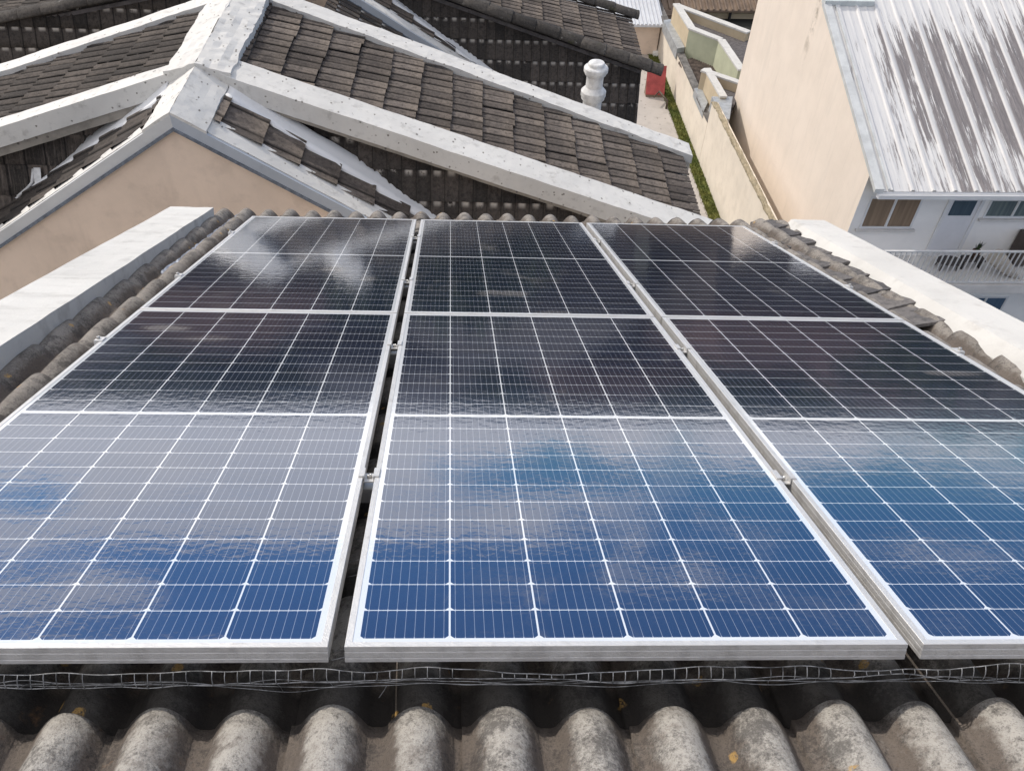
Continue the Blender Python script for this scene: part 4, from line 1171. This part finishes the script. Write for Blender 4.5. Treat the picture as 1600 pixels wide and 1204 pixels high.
# beige parasol folded leaning (greyish triangle behind bars)
p0 = at(1575, 400, 1, 14.75); p1 = at(1590, 438, 1, 14.75)
b = B(); b.tube([at(1555, 400, 1, 14.9), at(1572, 418, 1, 14.85), at(1592, 437, 1, 14.7)], [0.20, 0.15, 0.03], 10)
b.done('folded_parasol', plain('beige_canvas', (0.46, 0.42, 0.37, 1), 0.9, 0.1, 4), None, label='folded beige canvas parasol leaning behind the balcony bars', cat='parasol')

# ================================================================== ALLEY AND GARDEN WALLS
XA = 8.36
b = B(); b.abox(5.45, 7.98 + 0.0, 12, 40, GZ + 0.004, GZ + 0.10); b.done('path', MT['concrete'], kind='structure')
q = M('lawn'); col = q.mix(q.ramp(q.noise(1.2, 7, 0.7), 0.35, 0.65), (0.10, 0.135, 0.025, 1), (0.20, 0.20, 0.045, 1))
q.set(Base_Color=col, Roughness=0.95); q.bump(q.noise(40, 6, 0.8), 1.0, 0.05)
b = B(); rng = random.Random(9)
b.abox(7.98, XA - 0.002, 12, 36, GZ + 0.004, GZ + 0.09)
for i in range(9000):
    x = rng.uniform(7.94, XA - 0.01); y = rng.uniform(14, 34); hh = rng.uniform(0.03, 0.09); a = rng.uniform(0, 6.28)
    s = Vector((math.cos(a), math.sin(a), 0)) * 0.012; p = Vector((x, y, GZ + 0.088)); e = p + Vector((rng.uniform(-.03, .03), rng.uniform(-.03, .03), hh))
    b.face([p - s, p + s, e])
b.done('grass', q.m, kind='stuff', label='yellow-green grass strip along the garden wall', cat='grass', recalc=False)
# wall B (near, higher) and wall A (farther, lower, dark-capped)
yj = 24.6
zb0, zb1 = at(1205, 340, 0, XA).z, at(1108, 150, 0, XA).z
t = thing('garden_wall', 'near cream garden wall with a crumbling mossy top', 'wall', (XA, 20, GZ))
b = B()
b.hexa([Vector((XA, 15.0, GZ)), Vector((XA + 0.20, 15.0, GZ)), Vector((XA + 0.20, yj, GZ)), Vector((XA, yj, GZ)), Vector((XA, 15.0, zb0)), Vector((XA + 0.2, 15.0, zb0)), Vector((XA + 0.2, yj, zb1)), Vector((XA, yj, zb1))])
b.done('wall_face', MT['stucco_dirty'], t)
b = B(); b.strip(Vector((XA - 0.015, 15, zb0 + 0.03)), Vector((XA - 0.015, yj, zb1 + 0.03)), Vector((0.16, 0, 0)), Vector((0, 0, -0.05)), n=160, jit=0.03); b.done('coping', MT['moss_top'], t)
ya1 = 37.0
za0 = at(1100, 178, 0, XA).z; za1 = at(1036, 30, 0, XA).z
t = thing('garden_wall', 'farther cream garden wall capped with dark flashing', 'wall', (XA, 30, GZ))
b = B(); b.hexa([Vector((XA, yj + .02, GZ)), Vector((XA + 0.22, yj + .02, GZ)), Vector((XA + 0.22, ya1, GZ)), Vector((XA, ya1, GZ)), Vector((XA, yj + .02, za0)), Vector((XA + 0.22, yj + .02, za0)), Vector((XA + 0.22, ya1, za1 - .1)), Vector((XA, ya1, za1 - .1))]); b.done('wall_face', MT['stucco_dirty'], t)
b = B(); b.strip(Vector((XA - 0.02, yj, za0 + 0.05)), Vector((XA - 0.02, ya1, za1 - 0.05)), Vector((0.26, 0, 0)), Vector((0, 0, -0.06)), n=60, jit=0.008); b.done('coping', plain('dark_coping', (0.16, 0.15, 0.14, 1), 0.8, 0.25, 5), t)

# courtyard house behind the wall, with parapets
ch = thing('flat_roofed_house', 'low cream house with capped parapets round dark felt roofs behind the garden wall', 'house', (11, 29, GZ))
def zp(x, y, z): return at(x, y, 2, z)
ZC = -11.0
def wall_seg(p, q, zlow, mat, th=0.24, inner=None, capm=None, name='parapet'):
    p = Vector(p); q = Vector(q); d = (q - p).normalized(); s = Vector((-d.y, d.x, 0)) * th
    b = B(); lo0 = Vector((p.x, p.y, zlow)); lo1 = Vector((q.x, q.y, zlow))
    b.hexa([lo0, lo1, lo1 + s, lo0 + s, p - UP * .05, q - UP * .05, q + s - UP * .05, p + s - UP * .05])
    w = b.done(name, mat, ch)
    b = B(); b.strip(p - s * 0.12 - d * .03, q - s * .12 + d * .03, s * 1.24, -UP * 0.06, n=14, jit=0.006); b.done('coping', MT['parapet'], w)
A1 = zp(1053, 6, ZC); A2 = zp(1077, 44, ZC); A3 = zp(1123, 62, ZC); A4 = zp(1154, 108, ZC)
A5 = zp(1060, 6, ZC); A6 = zp(1172, 48, ZC)
wall_seg(A2, A1, -13, MT['yellow_wall'], -0.22)
wall_seg(A3, A2, -13, MT['green_wall'], -0.22)
wall_seg(A4, A3, -13, MT['green_wall'], -0.22)
wall_seg(A6, A5, -13, MT['yellow_wall'], 0.22)
b = B(); zz_f = ZC - 0.35
rr = [Vector((p.x, p.y, zz_f)) for p in (A1, A2, A3, A4, zp(1175, 108, ZC), A6, A5)]
b.face(rr); b.face([p - UP * .2 for p in rr][::-1])
b.done('flat_roof', MT['dark_felt'], ch)
# lower ribbed roof
ZL = -12.0
pts = [zp(x, y, ZL) for x, y in ((1060, 98), (1122, 80), (1150, 130), (1092, 142))]
b = B(); nseg = 22
for i in range(nseg):
    for h0_, t0, t1 in ((0.03, 0.0, 0.5), (0.0, 0.5, 1.0)):
        a = (i + t0) / nseg; c_ = (i + t1) / nseg
        l0 = pts[0].lerp(pts[3], a); r0 = pts[1].lerp(pts[2], a); l1 = pts[0].lerp(pts[3], c_); r1_ = pts[1].lerp(pts[2], c_)
        up0 = UP * h0_; b.hexa([l0 - UP * .05, l1 - UP * .05, r1_ - UP * .05, r0 - UP * .05, l0 + up0, l1 + up0 * .2, r1_ + up0 * .2, r0 + up0])
b.done('ribbed_roof', plain('ribbed_dark', (0.13, 0.10, 0.085, 1), 0.9, 0.3, 5), ch)
b = B()
pa, pb2, pc2, pd = zp(1116, 84, -11.9), zp(1126, 80, -11.9), zp(1144, 118, -11.9), zp(1134, 120, -11.9)
b.hexa([p - UP * .1 for p in (pa, pb2, pc2, pd)] + [pa, pb2, pc2, pd]); b.done('flashing', MT['grey_metal'], ch)
b = B()
pa, pb2, pc2, pd = zp(1037, 32, -11.7), zp(1048, 30, -11.7), zp(1070, 74, -11.7), zp(1058, 76, -11.7)
b.hexa([p - UP * .4 for p in (pa, pb2, pc2, pd)] + [pa, pb2, pc2, pd]); b.done('flashing', MT['grey_metal'], ch)
b = B()
pa, pb2, pc2, pd = zp(1085, 138, -11.75), zp(1096, 137, -11.75), zp(1106, 160, -11.75), zp(1100, 172, -11.75)
b.hexa([p - UP * .3 for p in (pa, pb2, pc2, pd)] + [pa, pb2, pc2, pd]); b.done('flashing', MT['grey_metal'], ch)
# second small parapet box
B1 = zp(1101, 107, -11.1); B2 = zp(1126, 150, -11.1); B3 = zp(1160, 127, -11.1)
wall_seg(B2, B1, -13, MT['yellow_wall'], -0.20)
wall_seg(B1, B3, -13, MT['yellow_wall'], -0.20)
b = B(); rr = [Vector((p.x, p.y, -11.45)) for p in (B1, B2, zp(1150, 152, -11.1), B3)]; b.face(rr); b.face([p - UP * .2 for p in rr][::-1]); b.done('flat_roof', MT['dark_felt'], ch)
b = B(); rr = [zp(x, y, -11.2) for x, y in ((1112, 151), (1145, 151), (1140, 186), (1132, 186))]; b.hexa([p - UP * .5 for p in rr] + rr); b.done('flashing', MT['grey_metal'], ch)

# red lean-to, down pipe box
b = B()
p = [at(1014, 106, 1, 27.5), at(1041, 104, 1, 27.5), at(1036, 144, 1, 26.3), at(1012, 142, 1, 26.3)]
rp0 = [at(1012, 104, 2, -12.3), at(1042, 103, 2, -12.3), at(1038, 147, 2, -13.15), at(1009, 146, 2, -13.15)]
b.hexa([q - UP * .05 for q in rp0] + rp0)
t = thing('lean_to_roof', 'small red sheet lean-to roof across the alley', 'awning', (rp0[0].x, rp0[0].y, GZ))
b.done('roof_sheet', MT['red_sheet'], t)
b = B(); 
c4 = [rp0[k] * 0.94 + (rp0[0] + rp0[1] + rp0[2] + rp0[3]) * 0.015 for k in range(4)]
b.hexa([Vector((q.x, q.y, GZ)) for q in c4] + [q - UP * 0.06 for q in c4])
b.done('side_walls', MT['brown_sheet'], t)
b = B(); pz = at(1026, 85, 0, XA); b.abox(XA - 0.20, XA - 0.005, pz.y - 0.3, pz.y + 0.4, pz.z - 0.9, pz.z + 0.2); b.bevel(0.02, 1)
b.done('meter_box', MT['white_wall'], None, label='white box mounted on the far cream garden wall', cat='box')
b = B(); q0 = at(1030, 143, 2, -13.0); q1 = at(1043, 158, 2, -13.0); q2 = at(1022, 152, 2, -13.0)
b.tube([q0, q1, q1 - UP * .35], 0.04, 6); b.tube([q0, q2], 0.03, 6)
b.done('fallen_branch', MT['bark'], None, label='dark bent branch lying on the grass below the red lean-to', cat='branch')

# building with white roof at the end of the alley
wh = thing('white_roofed_building', 'building with a white sheet roof and beige wall at the end of the alley', 'building', (6.5, 36, GZ))
yw = 33.0
x0 = at(940, 60, 1, yw).x - 1.5; x1 = at(1029, 60, 1, yw).x
zt_ = at(1010, 39, 1, yw).z
b = B(); b.abox(x0, x1, yw, yw + 8, GZ, zt_); b.done('wall', MT['gable_wall'], wh)
b = B(); 
n2_ = 26
for i in range(n2_):
    xa_ = x0 - 0.2 + (x1 + 0.3 - x0) * i / n2_; xb_ = x0 - 0.2 + (x1 + 0.3 - x0) * (i + 0.5) / n2_; xc_ = x0 - 0.2 + (x1 + 0.3 - x0) * (i + 1) / n2_
    for a_, c_, hh in ((xa_, xb_, 0.05), (xb_, xc_, 0.0)):
        b.hexa([Vector((a_, yw - 0.25, zt_ + 0.0)), Vector((c_, yw - 0.25, zt_ + 0.0)), Vector((c_, yw + 8, zt_ + 1.6)), Vector((a_, yw + 8, zt_ + 1.6)),
                Vector((a_, yw - 0.25, zt_ + 0.08 + hh)), Vector((c_, yw - 0.25, zt_ + 0.08 + hh)), Vector((c_, yw + 8, zt_ + 1.68 + hh)), Vector((a_, yw + 8, zt_ + 1.68 + hh))])
b.done('roof', plain('white_sheet', (0.62, 0.63, 0.65, 1), 0.6, 0.05, 1), wh)
# brown-roofed house far behind
bh = thing('brown_roofed_house', 'yellowish house under a brown ribbed roof, far behind the flat-roofed house', 'house', (13, 42, GZ))
yw = 37.0
xq0 = at(1030, 30, 1, yw).x; xq1 = at(1260, 30, 1, yw).x
zt_ = at(1120, 13, 1, yw).z
b = B(); b.abox(xq0, xq1, yw, yw + 7, GZ, zt_)
for k in range(1, 4):
    z_ = at(1120, 13 + k * 10, 1, yw).z; b.abox(xq0, xq1, yw - 0.06, yw - 0.003, z_, z_ + 0.08)
b.done('wall', MT['yellow_wall'], bh)
b = B(); z_ = zt_; xm = at(1138, 30, 1, yw).x; b.tube([Vector((xm, yw - .12, zt_)), Vector((xm, yw - .12, GZ))], 0.06, 8); b.done('downpipe', MT['dark_cloth'], bh)
b = B()
for i in range(24):
    a_ = xq0 + (xq1 - xq0) * i / 24; c_ = xq0 + (xq1 - xq0) * (i + 1) / 24
    b.hexa([Vector((a_, yw - .4, zt_ - .03)), Vector((c_, yw - .4, zt_ - .03)), Vector((c_, yw + 7, zt_ + 1.9)), Vector((a_, yw + 7, zt_ + 1.9)), Vector((a_, yw - .4, zt_ + .05)), Vector((c_, yw - .4, zt_ + .05)), Vector((c_, yw + 7, zt_ + 1.98)), Vector((a_, yw + 7, zt_ + 1.98))])
    b.hexa([Vector((a_, yw - .42, zt_ + .052)), Vector((a_ + .07, yw - .42, zt_ + .052)), Vector((a_ + .07, yw + 7, zt_ + 1.982)), Vector((a_, yw + 7, zt_ + 1.982)), Vector((a_, yw - .42, zt_ + .12)), Vector((a_ + .07, yw - .42, zt_ + .12)), Vector((a_ + .07, yw + 7, zt_ + 2.05)), Vector((a_, yw + 7, zt_ + 2.05))])
b.done('roof', MT['brown_sheet'], bh)
# rough dark roof between them
b = B(); p0 = at(1030, 3, 1, 39); 
b.abox(at(1024, 5, 1, 36).x, at(1062, 5, 1, 36).x, 36.0, 40.0, GZ, at(1045, 24, 1, 36).z); b.done('shed', MT['brown_sheet'], None, label='small brown shed between the white roof and the yellowish house', cat='shed')

# ================================================================== TOWN AND TREES BEYOND (mirrored in the panels)
def far_house(x, y, w, dpt, h, rot, roofm, wallm, lab):
    t = thing('hipped_house', lab, 'house', (x, y, GZ), group='houses of the town beyond the roofs')
    c_, s_ = math.cos(rot), math.sin(rot)
    T = lambda a, b_, z: Vector((x + a * c_ - b_ * s_, y + a * s_ + b_ * c_, GZ + z))
    b = B(); b.hexa([T(-w, -dpt, 0), T(w, -dpt, 0), T(w, dpt, 0), T(-w, dpt, 0), T(-w, -dpt, h), T(w, -dpt, h), T(w, dpt, h), T(-w, dpt, h)]); b.done('wall', wallm, t)
    b = B(); o = 0.5; r = [T(-w - o, -dpt - o, h - .1), T(w + o, -dpt - o, h - .1), T(w + o, dpt + o, h - .1), T(-w - o, dpt + o, h - .1)]
    k1, k2 = T(-w * .45, 0, h + dpt * .5), T(w * .45, 0, h + dpt * .5)
    b.face([r[0], r[1], k2, k1]); b.face([r[1], r[2], k2]); b.face([r[2], r[3], k1, k2]); b.face([r[3], r[0], k1]); b.face(r[::-1]); b.done('roof', roofm, t)
    for q in (-0.55, 0.0, 0.55):
        b = B(); b.hexa([T(w * q - .5, -dpt - .03, 1.0), T(w * q + .5, -dpt - .03, 1.0), T(w * q + .5, -dpt - .005, 1.0), T(w * q - .5, -dpt - .005, 1.0), T(w * q - .5, -dpt - .03, 2.3), T(w * q + .5, -dpt - .03, 2.3), T(w * q + .5, -dpt - .005, 2.3), T(w * q - .5, -dpt - .005, 2.3)]); b.done('window', GL_B, t)
DARK_WALL = plain('town_wall_brown', (0.07, 0.055, 0.05, 1), 0.9, 0.2, 0.4)
TOWN = [(-13, 46, 6, 5, 7, 0.1), (4, 52, 7, 5, 7, -0.05), (20, 50, 6, 5, 7, 0.15), (-30, 60, 7, 5, 8, 0.2), (36, 62, 7, 6, 8, -0.2), (-5, 78, 8, 6, 9, 0.0), (16, 82, 7, 6, 8, 0.1), (52, 86, 8, 6, 9, 0.0)]
rng = random.Random(3)
for i, (x, y, w, dp, h, r) in enumerate(TOWN):
    side = ['to the left', 'straight ahead', 'to the right'][0 if x < -8 else 1 if x < 12 else 2]
    far_house(x, y, w, dp, h, r, [MT['roof_far'], MT['dark_felt']][i % 2], DARK_WALL, '%s-roofed house in the town beyond, mirrored in the panels' % (['red', 'dark'][i % 2],))
def crown_mesh(seed, mat):
    rng = random.Random(seed); b = B()
    for cl in range(26):
        c0 = Vector((rng.gauss(0, 1.5), rng.gauss(0, 1.5), rng.uniform(3.0, 7.6))); R0 = rng.uniform(0.9, 1.7)
        for i in range(60):
            v = Vector((rng.gauss(0, 1), rng.gauss(0, 1), rng.gauss(0, 1))).normalized() * R0 * rng.uniform(.6, 1.05)
            p = c0 + v; a = Vector((rng.gauss(0, 1), rng.gauss(0, 1), rng.gauss(0, 1))).normalized() * 0.26; bb = a.orthogonal().normalized() * 0.22
            b.face([p - a, p + bb, p + a, p - bb])
    me = bpy.data.meshes.new('crown'); b.bm.to_mesh(me); b.bm.free(); me.materials.append(mat); return me
def trunk_mesh(seed):
    rng = random.Random(seed); b = B()
    b.tube([(0, 0, -.2), (0.05, 0, 2), (0, .1, 4), (0.1, 0, 6)], [0.28, 0.2, 0.14, 0.05], 8)
    for k in range(5):
        a = k * 1.3; b.tube([(0, 0, 2.4 + k * .5), (math.cos(a) * .8, math.sin(a) * .8, 3.6 + k * .5), (math.cos(a) * 1.6, math.sin(a) * 1.6, 4.4 + k * .6)], [0.11, 0.07, 0.02], 6)
    me = bpy.data.meshes.new('trunk'); bmesh.ops.recalc_face_normals(b.bm, faces=b.bm.faces); b.bm.to_mesh(me); b.bm.free(); me.materials.append(MT['bark']); return me
CR = [crown_mesh(1, MT['foliage']), crown_mesh(2, MT['foliage_b']), crown_mesh(3, MT['foliage'])]
TR = trunk_mesh(1)
rng = random.Random(12)
ntree = 0
for i in range(90):
    y = rng.uniform(42, 190) if i > 20 else rng.uniform(40, 60)
    x = rng.uniform(-0.62, 0.85) * y
    if any(abs(x - a[0]) < a[2] + 3.2 and abs(y - a[1]) < a[3] + 3.2 for a in TOWN): continue
    s = rng.uniform(0.9, 1.45) * (1 - 0.0012 * y)
    t = thing('leafy_tree', 'leafy green tree in the town beyond the roofs, mirrored in the panels', 'tree', (x, y, GZ), group='trees of the town beyond the roofs')
    t.scale = (s * 1.15, s * 1.15, s); t.rotation_euler = (0, 0, rng.uniform(0, 6.28))
    o = bpy.data.objects.new('crown', CR[i % 3]); COL.objects.link(o); o.parent = t
    o = bpy.data.objects.new('trunk', TR); COL.objects.link(o); o.parent = t
    ntree += 1
# wooded rise on the skyline
b = B()
rng = random.Random(77)
prev = None
for ring_i, (rad, top) in enumerate(((230, -2.0), (330, -0.5), (480, 1.0))):
    for k in range(200):
        a = -1.25 + 2.7 * k / 199
        x = math.sin(a) * rad; y = math.cos(a) * rad
        hgt = top - 1.0 - rad * 0.018 + 2.0 * noise.noise(Vector((a * 5, ring_i * 3, 0))) + rng.uniform(-1.2, 1.2) - a * 2.0
        w_ = rad * 0.011
        for q in range(10):
            p = Vector((x + rng.uniform(-w_, w_) * 1.5, y + rng.uniform(-8, 8), rng.uniform(GZ + 1, hgt - 1)))
            a1 = Vector((rng.gauss(0, 1), rng.gauss(0, 1), rng.gauss(0, 1))).normalized() * w_; b1_ = a1.orthogonal().normalized() * w_ * .8
            b.face([p - a1, p + b1_, p + a1, p - b1_])
b.done('woodland', MT['foliage'], kind='stuff', label='dark woodland along the skyline beyond the town', cat='woodland', recalc=False)
